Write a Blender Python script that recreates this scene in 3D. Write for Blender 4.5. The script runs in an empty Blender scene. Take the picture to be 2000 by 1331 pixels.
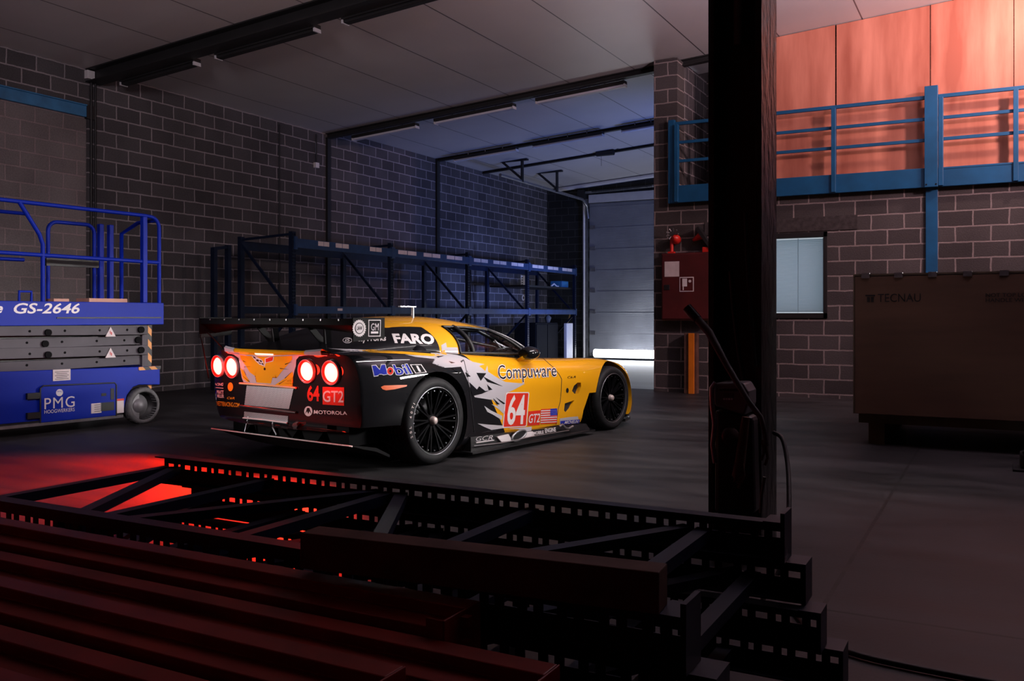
import bpy, bmesh, math, random
from mathutils import Vector, Matrix
from mathutils.bvhtree import BVHTree
random.seed(7)
PI = math.pi
SC = bpy.context.scene
COL = SC.collection
# ------------------------------------------------------------------ camera
FPX, EYE, HORIZON = 1760.0, 1.2, 617.0
YAW = math.atan(952 / 1760)
SN, CS = math.sin(YAW), math.cos(YAW)
cam_data = bpy.data.cameras.new('camera')
cam = bpy.data.objects.new('camera', cam_data)
COL.objects.link(cam)
cam.location = (0, 0, EYE)
cam.rotation_euler = (PI / 2, 0, YAW)
cam_data.sensor_width = 36
cam_data.lens = FPX / 2000 * 36
cam_data.shift_y = -(1331 / 2 - HORIZON) / 2000
cam_data.clip_start = .05
SC.camera = cam
# ------------------------------------------------------------------ world, exposure
SC.view_settings.view_transform = 'Standard'
SC.view_settings.look = 'None'
SC.view_settings.gamma = 1
SC.view_settings.exposure = 0
SC.view_settings.use_curve_mapping = False
w = bpy.data.worlds.new('World'); SC.world = w; w.use_nodes = True
w.node_tree.nodes['Background'].inputs[0].default_value = (.25, .32, .5, 1)
w.node_tree.nodes['Background'].inputs[1].default_value = .004
SC.cycles.use_denoising = True
SC.cycles.max_bounces = 8

def lamp(name, kind, loc, target, power, color, size=.3, size_y=None, angle=None, blend=.5):
    d = bpy.data.lights.new(name, kind)
    d.energy = power; d.color = color
    if kind == 'AREA':
        d.size = size
        if size_y: d.shape = 'RECTANGLE'; d.size_y = size_y
    else:
        d.shadow_soft_size = size
    if kind == 'SPOT':
        d.spot_size = math.radians(angle); d.spot_blend = blend
    o = bpy.data.objects.new(name, d); COL.objects.link(o)
    o.location = loc
    if target is not None:
        o.rotation_euler = (Vector(target) - Vector(loc)).to_track_quat('-Z', 'Y').to_euler()
    return o

# unseen lamps: warm floods by the mezzanine, blue ones in the far bay, soft lights added round the car
lamp('mezzanine_flood', 'SPOT', (1.05, 12.55, 5.15), (-.9, 13.75, 4.2), 300, (1, .68, .61), .10, angle=150, blend=.9)
lamp('hall_flood', 'SPOT', (3.0, 9.9, 4.95), (-1.6, 13.65, 3.5), 1000, (1, .64, .66), .25, angle=66, blend=.9)
lamp('ceiling_fill', 'SPOT', (1.4, 8.2, 3.0), (.7, 8.7, 5.6), 1450, (1, .78, .92), .3, angle=146, blend=.7)  # added fill that brightens the ceiling, no fixture stands here
lamp('far_bay_lamp', 'SPOT', (-4.3, 19.0, 1.5), (-11.5, 19.4, 2.6), 330, (.22, .34, 1), .12, angle=86, blend=.9)
lamp('far_bay_low_fill', 'SPOT', (-4.4, 18.2, 1.1), (-11.6, 20.0, .9), 1300, (.30, .42, 1), .12, angle=46, blend=1)  # added fill to brighten the lower wall behind the racking
lamp('far_bay_ceiling_lamp', 'SPOT', (-3.4, 18.0, 1.4), (-8.0, 19.0, 5.0), 470, (.22, .34, 1), .25, angle=112, blend=.9)
lamp('car_roof_fill', 'AREA', (-1.7, 7.2, 3.95), (-4.2, 7.4, .6), 40, (1, .93, .9), 3.6, .10).data.spread = math.radians(95)  # added strip light over the car, kept for its roof
ls = lamp('side_strip_lamp', 'AREA', (1.6, 10.8, 2.1), (-3.9, 7.6, .5), 80, (1, .95, .92), 4.2, .26); ls.data.spread = math.radians(42)
lamp('floor_fill', 'SPOT', (3.0, 9.9, 4.95), (-3.4, 12.0, 0), 520, (1, .66, .70), .25, angle=34, blend=.9)  # extra beam added beside the hall flood to light the floor
lamp('side_key_lamp', 'SPOT', (2.3, 6.6, 1.7), (-4.1, 7.5, .66), 480, (1, .93, .86), .5, angle=27, blend=.9)  # key light added to brighten the side of the car
lamp('rear_key_lamp', 'SPOT', (-7.4, 2.9, 1.05), (-5.1, 5.4, .68), 290, (1, .93, .9), .3, angle=27, blend=.7)
lamp('wall_wash_lamp', 'SPOT', (-3.6, 1.2, 3.6), (-11.0, 11.2, 2.4), 820, (1, .85, .92), .6, angle=66, blend=.9)
# ------------------------------------------------------------------ pixel helpers (to read positions off the photograph)
def ray(px, py):
    l = (px - 1000) / FPX
    return Vector((l * CS - SN, l * SN + CS, (HORIZON - py) / FPX))
def on_x(px, py, X):
    d = ray(px, py); t = X / d.x; return Vector((X, d.y * t, EYE + d.z * t))
def on_y(px, py, Y):
    d = ray(px, py); t = Y / d.y; return Vector((d.x * t, Y, EYE + d.z * t))
def on_z(px, py, Z):
    d = ray(px, py); t = (Z - EYE) / d.z; return Vector((d.x * t, d.y * t, Z))
# ------------------------------------------------------------------ materials
def new_mat(name):
    m = bpy.data.materials.new(name); m.use_nodes = True
    nt = m.node_tree
    return m, nt, nt.nodes['Principled BSDF'], (lambda k: nt.nodes.new(k)), nt.links.new
def math_node(nt, op, a, b=None, c=None):
    n = nt.nodes.new('ShaderNodeMath'); n.operation = op
    for i, x in enumerate((a, b, c)):
        if x is None: continue
        if isinstance(x, (int, float)): n.inputs[i].default_value = x
        else: nt.links.new(x, n.inputs[i])
    return n.outputs[0]
def mix_col(nt, fac, a, b, mode='MIX'):
    n = nt.nodes.new('ShaderNodeMix'); n.data_type = 'RGBA'; n.blend_type = mode
    if isinstance(fac, (int, float)): n.inputs[0].default_value = fac
    else: nt.links.new(fac, n.inputs[0])
    for i, x in ((6, a), (7, b)):
        if isinstance(x, tuple): n.inputs[i].default_value = (*x[:3], 1)
        else: nt.links.new(x, n.inputs[i])
    return n.outputs[2]
def noise(nt, scale, detail=4, coord=None, stretch=None):
    tc = nt.nodes.new('ShaderNodeTexCoord')
    src = tc.outputs[coord or 'Object']
    if stretch:
        mp = nt.nodes.new('ShaderNodeMapping'); mp.inputs['Scale'].default_value = stretch
        nt.links.new(src, mp.inputs[0]); src = mp.outputs[0]
    n = nt.nodes.new('ShaderNodeTexNoise'); n.inputs['Scale'].default_value = scale; n.inputs['Detail'].default_value = detail
    nt.links.new(src, n.inputs['Vector'])
    return n.outputs['Fac']
def bump(nt, b, height, strength=.3, dist=.01):
    n = nt.nodes.new('ShaderNodeBump'); n.inputs['Strength'].default_value = strength; n.inputs['Distance'].default_value = dist
    nt.links.new(height, n.inputs['Height']); nt.links.new(n.outputs[0], b.inputs['Normal'])
def mat(name, col, rough=.5, metal=0, var=.15, scale=6, coat=0, emit=0, ecol=None, bmp=0, bscale=60, spec=.5, stretch=None):
    m, nt, b, N, L = new_mat(name)
    if var:
        f = noise(nt, scale, stretch=stretch)
        dark = tuple(c * (1 - var) for c in col); light = tuple(min(1, c * (1 + var)) for c in col)
        mr = N('ShaderNodeMapRange'); mr.inputs[1].default_value = .3; mr.inputs[2].default_value = .7
        L(f, mr.inputs[0])
        L(mix_col(nt, mr.outputs[0], dark, light), b.inputs['Base Color'])
    else:
        b.inputs['Base Color'].default_value = (*col, 1)
    b.inputs['Roughness'].default_value = rough; b.inputs['Metallic'].default_value = metal
    b.inputs['Coat Weight'].default_value = coat; b.inputs['Coat Roughness'].default_value = .04
    b.inputs['Specular IOR Level'].default_value = spec
    if emit:
        b.inputs['Emission Color'].default_value = (*(ecol or col), 1); b.inputs['Emission Strength'].default_value = emit
    if bmp: bump(nt, b, noise(nt, bscale), bmp, .004)
    return m
def block_mat(name, axis, zoff, c1, c2, mortar, off=0.):
    m, nt, b, N, L = new_mat(name)
    g = N('ShaderNodeNewGeometry'); s = N('ShaderNodeSeparateXYZ'); L(g.outputs['Position'], s.inputs[0])
    n1 = N('ShaderNodeTexNoise'); n1.inputs['Scale'].default_value = 7; n1.inputs['Detail'].default_value = 5; L(g.outputs['Position'], n1.inputs['Vector'])
    wob = math_node(nt, 'MULTIPLY', math_node(nt, 'SUBTRACT', n1.outputs['Fac'], .5), .022)
    cb = N('ShaderNodeCombineXYZ')
    L(math_node(nt, 'ADD', math_node(nt, 'ADD', s.outputs[axis], 20 + off), wob), cb.inputs[0])
    L(math_node(nt, 'ADD', math_node(nt, 'SUBTRACT', s.outputs[2], zoff - .214 * 2), wob), cb.inputs[1])
    br = N('ShaderNodeTexBrick'); L(cb.outputs[0], br.inputs['Vector'])
    for k, v in (('Scale', 1), ('Mortar Size', .0115), ('Mortar Smooth', .25), ('Brick Width', .428), ('Row Height', .214), ('Bias', 0)):
        br.inputs[k].default_value = v
    br.inputs['Color1'].default_value = (*c1, 1); br.inputs['Color2'].default_value = (*c2, 1); br.inputs['Mortar'].default_value = (*mortar, 1)
    n2 = N('ShaderNodeTexNoise'); n2.inputs['Scale'].default_value = 60; n2.inputs['Detail'].default_value = 3; L(g.outputs['Position'], n2.inputs['Vector'])
    n3 = N('ShaderNodeTexNoise'); n3.inputs['Scale'].default_value = 1.1; n3.inputs['Detail'].default_value = 4; L(g.outputs['Position'], n3.inputs['Vector'])
    v = math_node(nt, 'ADD', math_node(nt, 'MULTIPLY', n2.outputs['Fac'], .9), math_node(nt, 'MULTIPLY', n3.outputs['Fac'], 1.1))
    vv = N('ShaderNodeCombineColor'); [L(v, vv.inputs[i]) for i in range(3)]
    L(mix_col(nt, .85, br.outputs['Color'], vv.outputs[0], 'MULTIPLY'), b.inputs['Base Color'])
    b.inputs['Roughness'].default_value = .95; b.inputs['Specular IOR Level'].default_value = .15
    h = math_node(nt, 'ADD', math_node(nt, 'MULTIPLY', br.outputs['Fac'], -.9), math_node(nt, 'MULTIPLY', n2.outputs['Fac'], .45))
    bump(nt, b, h, .7, .012)
    return m
def wood_mat(name, c1, c2, axis_scale, rough=.6, scale=2.2):
    m, nt, b, N, L = new_mat(name)
    f = noise(nt, scale, 6, stretch=axis_scale)
    cr = N('ShaderNodeValToRGB'); L(f, cr.inputs[0])
    cr.color_ramp.elements[0].position = .32; cr.color_ramp.elements[0].color = (*c1, 1)
    cr.color_ramp.elements[1].position = .68; cr.color_ramp.elements[1].color = (*c2, 1)
    L(cr.outputs[0], b.inputs['Base Color']); b.inputs['Roughness'].default_value = rough
    return m
M = {}
M['block_left'] = block_mat('grey block wall', 1, .08, (.064, .059, .064), (.098, .091, .097), (.29, .26, .275))
M['block_infill'] = block_mat('pale block infill', 1, .02, (.17, .148, .15), (.215, .19, .19), (.29, .23, .235), .21)
M['block_right'] = block_mat('dark block wall', 0, .06, (.050, .044, .046), (.072, .064, .066), (.24, .20, .20))
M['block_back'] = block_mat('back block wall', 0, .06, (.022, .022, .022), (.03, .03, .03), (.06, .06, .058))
def ceiling_mat():
    m, nt, b, N, L = new_mat('white ceiling panel')
    g = N('ShaderNodeNewGeometry'); s = N('ShaderNodeSeparateXYZ'); L(g.outputs['Position'], s.inputs[0])
    fr = math_node(nt, 'FRACT', math_node(nt, 'DIVIDE', math_node(nt, 'ADD', s.outputs[0], 40.35), 1.17))
    seam = math_node(nt, 'LESS_THAN', fr, .016)
    f = noise(nt, .9, 5)
    base = mix_col(nt, f, (.50, .47, .47), (.62, .59, .59))
    L(mix_col(nt, seam, base, (.10, .09, .10)), b.inputs['Base Color'])
    b.inputs['Roughness'].default_value = .38; b.inputs['Specular IOR Level'].default_value = .4
    return m
M['ceiling'] = ceiling_mat()
def floor_mat():
    m, nt, b, N, L = new_mat('worn concrete floor')
    g = N('ShaderNodeNewGeometry'); s = N('ShaderNodeSeparateXYZ'); L(g.outputs['Position'], s.inputs[0])
    f1 = noise(nt, .55, 6, stretch=(.6, 2.2, 1)); f2 = noise(nt, 3.0, 6, stretch=(.5, 1.6, 1)); f3 = noise(nt, 40, 3)
    t = math_node(nt, 'ADD', math_node(nt, 'MULTIPLY', f1, .6), math_node(nt, 'MULTIPLY', f2, .5))
    cr = N('ShaderNodeValToRGB'); L(t, cr.inputs[0])
    e = cr.color_ramp.elements
    e[0].position = .38; e[0].color = (.0085, .0085, .0095, 1); e[1].position = .72; e[1].color = (.050, .047, .050, 1)
    jx = math_node(nt, 'LESS_THAN', math_node(nt, 'ABSOLUTE', math_node(nt, 'ADD', s.outputs[0], .64)), .010)
    jy = math_node(nt, 'LESS_THAN', math_node(nt, 'ABSOLUTE', math_node(nt, 'SUBTRACT', s.outputs[1], 3.84)), .010)
    jx2 = math_node(nt, 'LESS_THAN', math_node(nt, 'ABSOLUTE', math_node(nt, 'ADD', s.outputs[0], 5.9)), .010)
    jy2 = math_node(nt, 'LESS_THAN', math_node(nt, 'ABSOLUTE', math_node(nt, 'SUBTRACT', s.outputs[1], 8.7)), .008)
    j = math_node(nt, 'MAXIMUM', math_node(nt, 'MAXIMUM', jx, jy), math_node(nt, 'MAXIMUM', jx2, jy2))
    L(mix_col(nt, j, cr.outputs[0], (.012, .012, .012)), b.inputs['Base Color'])
    r = N('ShaderNodeMapRange'); L(f2, r.inputs[0]); r.inputs[3].default_value = .42; r.inputs[4].default_value = .62
    L(r.outputs[0], b.inputs['Roughness']); b.inputs['Specular IOR Level'].default_value = .22
    bump(nt, b, math_node(nt, 'ADD', f3, f2), .12, .004)
    return m
M['floor'] = floor_mat()
M['epoxy'] = mat('glossy grey epoxy floor', (.10, .12, .16), .34, 0, .3, 1.2, stretch=(.2, 3, 1))
M['ply'] = wood_mat('reddish plywood sheet', (.36, .10, .062), (.66, .25, .17), (2.4, 2.4, .33), .45, 1.6)
M['crate_ply'] = wood_mat('brown crate plywood', (.085, .044, .029), (.12, .062, .04), (.5, .5, 3.5), .75, 2.0)
M['crate_timber'] = wood_mat('crate timber', (.06, .045, .03), (.10, .07, .045), (1, 1, 1), .8, 4)
M['steel_blue'] = mat('petrol blue painted steel', (.004, .075, .19), .42, 0, .15, 4)
M['lintel_blue'] = mat('sky blue painted steel', (.03, .17, .36), .45, 0, .25, 5)
M['black'] = mat('black paint', (.008, .008, .010), .5, 0, .2, 5)
M['matt_black'] = mat('matt black', (.004, .004, .005), .8, 0, .1, 6, spec=.1)
M['black_steel'] = mat('black steel', (.012, .012, .014), .35, .6, .2, 8)
M['dark_beam'] = mat('dark roof steel', (.012, .012, .013), .6, 0, .2, 3)
M['grey_steel'] = mat('galvanised steel', (.30, .30, .32), .35, .8, .2, 12)
M['white_metal'] = mat('white lamp housing', (.55, .55, .58), .4, 0, .06, 5)
M['tube_glass'] = mat('lamp diffuser', (.62, .62, .72), .25, 0, .04, 5)
M['white'] = mat('white plastic', (.72, .70, .71), .5, 0, .05, 8)
M['paper'] = mat('white paper', (.62, .55, .56), .8, 0, .08, 12)
M['rack_blue'] = mat('dark blue rack steel', (.004, .010, .030), .45, 0, .25, 6, spec=.3)
M['rack_beam_blue'] = mat('blue rack beam', (.020, .052, .135), .4, .1, .2, 6)
M['lift_blue'] = mat('vivid blue paint', (.001, .018, .33), .5, 0, .06, 3, spec=.2)
M['lift_grey'] = mat('grey lift steel', (.075, .068, .082), .5, 0, .12, 4, spec=.2)
M['rubber'] = mat('black rubber', (.014, .014, .016), .62, 0, .25, 14, bmp=.2, bscale=90)
M['grey_rubber'] = mat('grey rubber', (.10, .10, .105), .7, 0, .2, 20)
M['hub_grey'] = mat('grey cast hub', (.17, .165, .18), .45, .3, .15, 12)
M['orange_steel'] = mat('orange red beam paint', (.22, .016, .010), .42, 0, .25, 5, spec=.25)
M['brown_steel'] = mat('rusty brown steel', (.10, .05, .038), .7, 0, .3, 9, spec=.2)
M['orange_post'] = mat('orange post paint', (.62, .17, .01), .4, 0, .12, 5)
M['red_dark'] = mat('dark red paint', (.07, .006, .008), .5, 0, .2, 4)
M['red'] = mat('bright red', (.62, .022, .015), .4, 0, .12, 8)
M['yellow_hazard'] = mat('hazard amber', (.75, .30, .05), .5, 0, .08, 8)
M['shutter'] = mat('grey door sheet', (.25, .26, .30), .32, .15, .12, 2)
M['led'] = mat('white light tube', (1, 1, 1), .3, 0, 0, emit=14, ecol=(.92, .95, 1))
def hazard_mat():
    m, nt, b, N, L = new_mat('amber and black hazard stripes')
    tc = N('ShaderNodeTexCoord'); s = N('ShaderNodeSeparateXYZ'); L(tc.outputs['Object'], s.inputs[0])
    d = math_node(nt, 'ADD', math_node(nt, 'ADD', s.outputs[0], s.outputs[1]), s.outputs[2])
    f = math_node(nt, 'LESS_THAN', math_node(nt, 'FRACT', math_node(nt, 'DIVIDE', math_node(nt, 'ADD', d, 50), .15)), .52)
    L(mix_col(nt, f, (.012, .011, .012), (.62, .24, .05)), b.inputs['Base Color']); b.inputs['Roughness'].default_value = .5
    return m
M['hazard'] = hazard_mat()
# ------------------------------------------------------------------ mesh builder
class MB:
    def __init__(s): s.v = []; s.f = []; s.s = []
    def add(s, vs, fs, smooth=False):
        o = len(s.v); s.v += [tuple(x) for x in vs]; s.f += [tuple(i + o for i in f) for f in fs]; s.s += [smooth] * len(fs)
        return s
    def box(s, a, b):
        x0, y0, z0 = a; x1, y1, z1 = b
        return s.add([(x0, y0, z0), (x1, y0, z0), (x1, y1, z0), (x0, y1, z0), (x0, y0, z1), (x1, y0, z1), (x1, y1, z1), (x0, y1, z1)],
                     [(0, 3, 2, 1), (4, 5, 6, 7), (0, 1, 5, 4), (1, 2, 6, 5), (2, 3, 7, 6), (3, 0, 4, 7)])
    def bar(s, p0, p1, wd, ht, up=(0, 0, 1)):
        p0, p1, up = Vector(p0), Vector(p1), Vector(up)
        d = (p1 - p0).normalized(); a = d.cross(up)
        if a.length < 1e-4: a = d.cross(Vector((1, 0, 0)))
        a.normalize(); b = a.cross(d).normalized()
        q = [(-1, -1), (1, -1), (1, 1), (-1, 1)]
        vs = [p + a * (i * wd / 2) + b * (j * ht / 2) for p in (p0, p1) for i, j in q]
        return s.add(vs, [(3, 2, 1, 0), (4, 5, 6, 7), (0, 1, 5, 4), (1, 2, 6, 5), (2, 3, 7, 6), (3, 0, 4, 7)])
    def tube(s, pts, r, n=8, closed=False, caps=True):
        pts = [Vector(p) for p in pts]; k = len(pts); rs = r if isinstance(r, (list, tuple)) else [r] * k
        vs = []; prev = None
        for i, p in enumerate(pts):
            if closed: d = pts[(i + 1) % k] - pts[i - 1]
            else: d = pts[min(i + 1, k - 1)] - pts[max(i - 1, 0)]
            d.normalize()
            if prev is None:
                a = d.cross(Vector((0, 0, 1)))
                if a.length < .05: a = d.cross(Vector((1, 0, 0)))
            else: a = prev - d * prev.dot(d)
            a.normalize(); prev = a; b = d.cross(a)
            vs += [p + (a * math.cos(2 * PI * j / n) + b * math.sin(2 * PI * j / n)) * rs[i] for j in range(n)]
        fs = []
        for i in range(k if closed else k - 1):
            i2 = (i + 1) % k
            fs += [(i * n + j, i * n + (j + 1) % n, i2 * n + (j + 1) % n, i2 * n + j) for j in range(n)]
        s.add(vs, fs, True)
        if caps and not closed:
            s.add(vs[:n], [tuple(range(n))[::-1]]); s.add(vs[-n:], [tuple(range(n))])
        return s
    def cyl(s, p0, p1, r, n=20, caps=True): return s.tube([p0, p1], r, n, caps=caps)
    def prism(s, pts, off):
        n = len(pts); off = Vector(off); a = [Vector(p) for p in pts]
        vs = a + [p + off for p in a]
        return s.add(vs, [tuple(range(n))[::-1], tuple(range(n, 2 * n))] + [(i, (i + 1) % n, n + (i + 1) % n, n + i) for i in range(n)])
    def lathe(s, prof, c, axis, n=32, closed=False):
        # prof: (radius, distance along axis)
        c = Vector(c); ax = Vector(axis).normalized(); a = ax.cross(Vector((0, 0, 1)))
        if a.length < .05: a = ax.cross(Vector((1, 0, 0)))
        a.normalize(); b = ax.cross(a); vs = []; k = len(prof)
        for r, h in prof:
            vs += [c + ax * h + (a * math.cos(2 * PI * j / n) + b * math.sin(2 * PI * j / n)) * r for j in range(n)]
        fs = []
        for i in range(k if closed else k - 1):
            i2 = (i + 1) % k
            fs += [(i * n + j, i * n + (j + 1) % n, i2 * n + (j + 1) % n, i2 * n + j) for j in range(n)]
        return s.add(vs, fs, True)
    def loft(s, rows, smooth=True, wrap=False):
        n = len(rows[0]); vs = [p for r in rows for p in r]; fs = []
        for i in range(len(rows) - 1):
            for j in range(n if wrap else n - 1):
                j2 = (j + 1) % n
                fs.append((i * n + j, i * n + j2, (i + 1) * n + j2, (i + 1) * n + j))
        return s.add(vs, fs, smooth)
    def mesh(s, name, weld=False):
        me = bpy.data.meshes.new(name); me.from_pydata(s.v, [], s.f); me.update()
        me.polygons.foreach_set('use_smooth', s.s)
        bm = bmesh.new(); bm.from_mesh(me)
        if weld: bmesh.ops.remove_doubles(bm, verts=bm.verts, dist=1e-5)
        bmesh.ops.recalc_face_normals(bm, faces=bm.faces); bm.to_mesh(me); bm.free()
        return me
    def build(s, name, m, parent=None, bevel=0, solid=0, label=None, weld=False):
        o = bpy.data.objects.new(name, s.mesh(name, weld)); COL.objects.link(o)
        o.data.materials.append(M[m] if isinstance(m, str) else m)
        if parent: o.parent = parent
        if solid:
            k = o.modifiers.new('solid', 'SOLIDIFY'); k.thickness = solid; k.offset = 0
        if bevel:
            k = o.modifiers.new('bevel', 'BEVEL'); k.width = bevel; k.segments = 2; k.limit_method = 'ANGLE'; k.angle_limit = math.radians(40)
        if label: o['label'] = label
        return o
def thing(name, label, cat, loc=(0, 0, 0), rotz=0, group=None):
    o = bpy.data.objects.new(name, None); COL.objects.link(o)
    o.empty_display_size = .1; o.location = loc; o.rotation_euler = (0, 0, rotz)
    return tag(o, label, cat, group)
def tag(o, label, cat, group=None, kind=None):
    o['label'] = label; o['category'] = cat
    if group: o['group'] = group
    if kind: o['kind'] = kind
    return o
def structure(o, label=None):
    o['kind'] = 'structure'
    if label: o['label'] = label
    return o
def copy_tree(o, parent=None):
    c = o.copy(); COL.objects.link(c)
    if parent: c.parent = parent
    for ch in list(o.children): copy_tree(ch, c)
    return c
def sub(v, w_): return Vector(v) - Vector(w_)
# lettering as thin meshes
def text_mesh(txt, offset=0., shear=0., spacing=1., res=3):
    cu = bpy.data.curves.new('lettering', 'FONT'); cu.body = txt; cu.size = 1; cu.offset = offset; cu.shear = shear
    cu.space_character = spacing; cu.resolution_u = res; cu.fill_mode = 'BOTH'
    o = bpy.data.objects.new('lettering', cu); COL.objects.link(o)
    dg = bpy.context.evaluated_depsgraph_get()
    me = bpy.data.meshes.new_from_object(o.evaluated_get(dg))
    bpy.data.objects.remove(o); bpy.data.curves.remove(cu)
    vs = [(v.co.x, v.co.y) for v in me.vertices]; fs = [tuple(p.vertices) for p in me.polygons]
    bpy.data.meshes.remove(me)
    return vs, fs
def bounds(vs):
    xs = [v[0] for v in vs]; ys = [v[1] for v in vs]
    return min(xs), min(ys), max(xs), max(ys)
def flat_text(txt, name, m, parent, o, ex, ey, wd, ht, offset=0., shear=0., spacing=1., label=None, lift=.0015):
    """text whose box spans o..o+ex*wd, o+ey*ht in its parent's own frame"""
    o, ex, ey = Vector(o), Vector(ex).normalized(), Vector(ey).normalized(); nz = ex.cross(ey)
    base, _ = text_mesh(txt, 0, shear, spacing); x0, y0, x1, y1 = bounds(base)
    vs, fs = text_mesh(txt, offset, shear, spacing)
    b = MB(); b.add([o + ex * ((x - x0) / (x1 - x0) * wd) + ey * ((y - y0) / (y1 - y0) * ht) + nz * lift for x, y in vs], fs)
    return b.build(name, m, parent, label=label)
def plate(name, m, parent, o, ex, ey, wd, ht, th=.003, label=None):
    o, ex, ey = Vector(o), Vector(ex).normalized(), Vector(ey).normalized()
    return MB().prism([o, o + ex * wd, o + ex * wd + ey * ht, o + ey * ht], ex.cross(ey) * th).build(name, m, parent, label=label)
# ================================================================== the hall
XL, YB, YP, YBACK = -11.7, 13.65, 14.0, 23.8
def ceil_z(x, far=False): return 4.80 + .066 * (x + 11.7) + (.11 if far else 0)
b = MB(); b.box((XL - .3, -1.5, -.12), (5.2, YP, 0)); floor = structure(b.build('floor', 'floor'), 'worn dark concrete floor')
b = MB(); b.box((XL - .3, YP, -.12), (5.2, YBACK + .3, 0)); structure(b.build('floor_far', 'epoxy'), 'glossy floor of the far bay')
def ceil_slab(name, y0, y1, far):
    xs = (XL - .1, 5.2); b = MB()
    b.prism([(xs[0], y0, ceil_z(xs[0], far)), (xs[1], y0, ceil_z(xs[1], far)), (xs[1], y0, ceil_z(xs[1], far) + .15), (xs[0], y0, ceil_z(xs[0], far) + .15)], (0, y1 - y0, 0))
    return structure(b.build(name, 'ceiling'))
ceil_slab('ceiling', -1.5, YP, False); ceil_slab('ceiling_far', YP, YBACK + .3, True)
yi = 8.62
b = MB(); b.box((XL - .3, yi, 0), (XL, YBACK + .3, 5.3)); structure(b.build('wall_left', 'block_left'), 'grey concrete block wall')
b = MB(); b.box((XL - .3, -1.5, 4.15), (XL, yi, 5.2)); structure(b.build('wall_left_upper', 'block_left'))
b = MB(); b.box((XL - .3, -1.5, 0), (XL - .035, yi, 4.15)); structure(b.build('wall_left_infill', 'block_infill'), 'paler block infill under the blue lintel')
b = MB(); b.box((XL - .3, YBACK, 0), (-10.37, YBACK + .3, 5.6)); b.box((-10.37, YBACK, 4.42), (5.2, YBACK + .3, 6.2)); b.box((-5.4, YBACK, 0), (5.2, YBACK + .3, 4.42))
structure(b.build('wall_back', 'block_back'))
b = MB(); b.box((5.0, -1.5, 0), (5.2, YBACK + .3, 6.2)); structure(b.build('wall_right_side', 'block_right'))
b = MB(); b.box((XL - .3, -1.7, 0), (5.2, -1.5, 6)); structure(b.build('wall_front', 'block_right'))
# the office block on the right: block wall below, mezzanine with plywood behind
wl, wr, wb, wt = -3.55, -2.19, 1.163, 2.42
b = MB()
for a, c in (((-4.824, YB, 0), (wl, YB + .3, 2.98)), ((wl, YB, 0), (wr, YB + .3, wb)), ((wl, YB, wt), (wr, YB + .3, 2.98)), ((wr, YB, 0), (5.0, YB + .3, 2.98))): b.box(a, c)
structure(b.build('wall_right', 'block_right'), 'dark block wall under the mezzanine')
b = MB(); b.box((-4.824, YB, 2.98), (-4.44, YB + .35, ceil_z(-4.6) - .02)); structure(b.build('wall_pier', 'block_right'), 'block pier at the mezzanine end')
b = MB(); b.box((-4.62, YB + 1.6, 2.98), (5.0, YB + 1.7, 6)); structure(b.build('wall_mezzanine', 'block_right'))
# side wall of the landing opening, seen just left of the big column
b = MB(); b.box((-4.62, YB + .35, 2.98), (-4.44, YB + 1.6, ceil_z(-4.6) - .02)); structure(b.build('wall_landing', 'block_left'))
b = MB(); b.box((-4.82, YB + .02, 2.80), (5.0, YB + 1.6, 2.97)); structure(b.build('floor_mezzanine', 'floor'))
seams = [(-3.15, -2.10), (-2.08, -.845), (-.835, .165), (.175, 1.45), (1.46, 2.7), (2.71, 3.9), (3.91, 4.99)]
for i, (x0, x1) in enumerate(seams):
    b = MB(); y = YB + .09 + (.012 if i % 2 else 0)
    z0, z1 = ceil_z(x0) - .01, ceil_z(x1) - .01
    b.prism([(x0, y, 2.95), (x1, y, 2.95), (x1, y, z1), (x0, y, z0)], (0, .018, 0))
    structure(b.build('wall_plywood', 'ply'), 'reddish plywood sheet behind the railing')
# office window: frame, glass, slatted blind, cords
win = structure(bpy.data.objects.new('window_1', None)); COL.objects.link(win); win.location = (0, YB, 0)
b = MB()
for a, c in (((wl, -.02, wb), (wr, .10, wb + .075)), ((wl, -.02, wt - .075), (wr, .10, wt)), ((wr - .055, -.02, wb), (wr, .10, wt)), ((wl, -.02, wb), (wl + .055, .10, wt))): b.box(a, c)
b.build('window_frame', M['black'], win, .004)
gm, nt, bs, N, L = new_mat('window glass'); bs.inputs['Transmission Weight'].default_value = 1; bs.inputs['Roughness'].default_value = .02; bs.inputs['IOR'].default_value = 1.1
M['glass'] = gm
b = MB(); b.box((wl + .05, .03, wb + .07), (wr - .05, .036, wt - .07)); b.build('window_pane', 'glass', win)
gm, nt, bs, N, L = new_mat('white blind slat'); td = N('ShaderNodeBsdfTranslucent'); td.inputs[0].default_value = (.70, .80, .88, 1); mx = N('ShaderNodeMixShader'); mx.inputs[0].default_value = .65
bs.inputs['Base Color'].default_value = (.66, .74, .80, 1); L(bs.outputs[0], mx.inputs[1]); L(td.outputs[0], mx.inputs[2]); L(mx.outputs[0], nt.nodes['Material Output'].inputs[0])
M['blind'] = gm
b = MB(); z = wb + .09
while z < wt - .09:
    b.add([(wl + .06, .10, z), (wr - .06, .10, z), (wr - .06, .118, z + .026), (wl + .06, .112, z + .026)], [(0, 1, 2, 3)]); z += .0245
bl = tag(b.build('window_blind', 'blind'), 'white slatted blind drawn down inside the office window', 'blind'); bl.location = (0, YB, 0)
for x in (wr - .075, wr - .43): MB().tube([(x, .092, wb + .08), (x, .092, wt - .08)], .004, 5).build('blind_cord', 'blind', bl)
b = MB(); b.box((wl, .40, wb - .1), (wr + .1, .44, wt + .1)); o = structure(b.build('wall_office', 'white')); o.location = (0, YB, 0)
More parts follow.
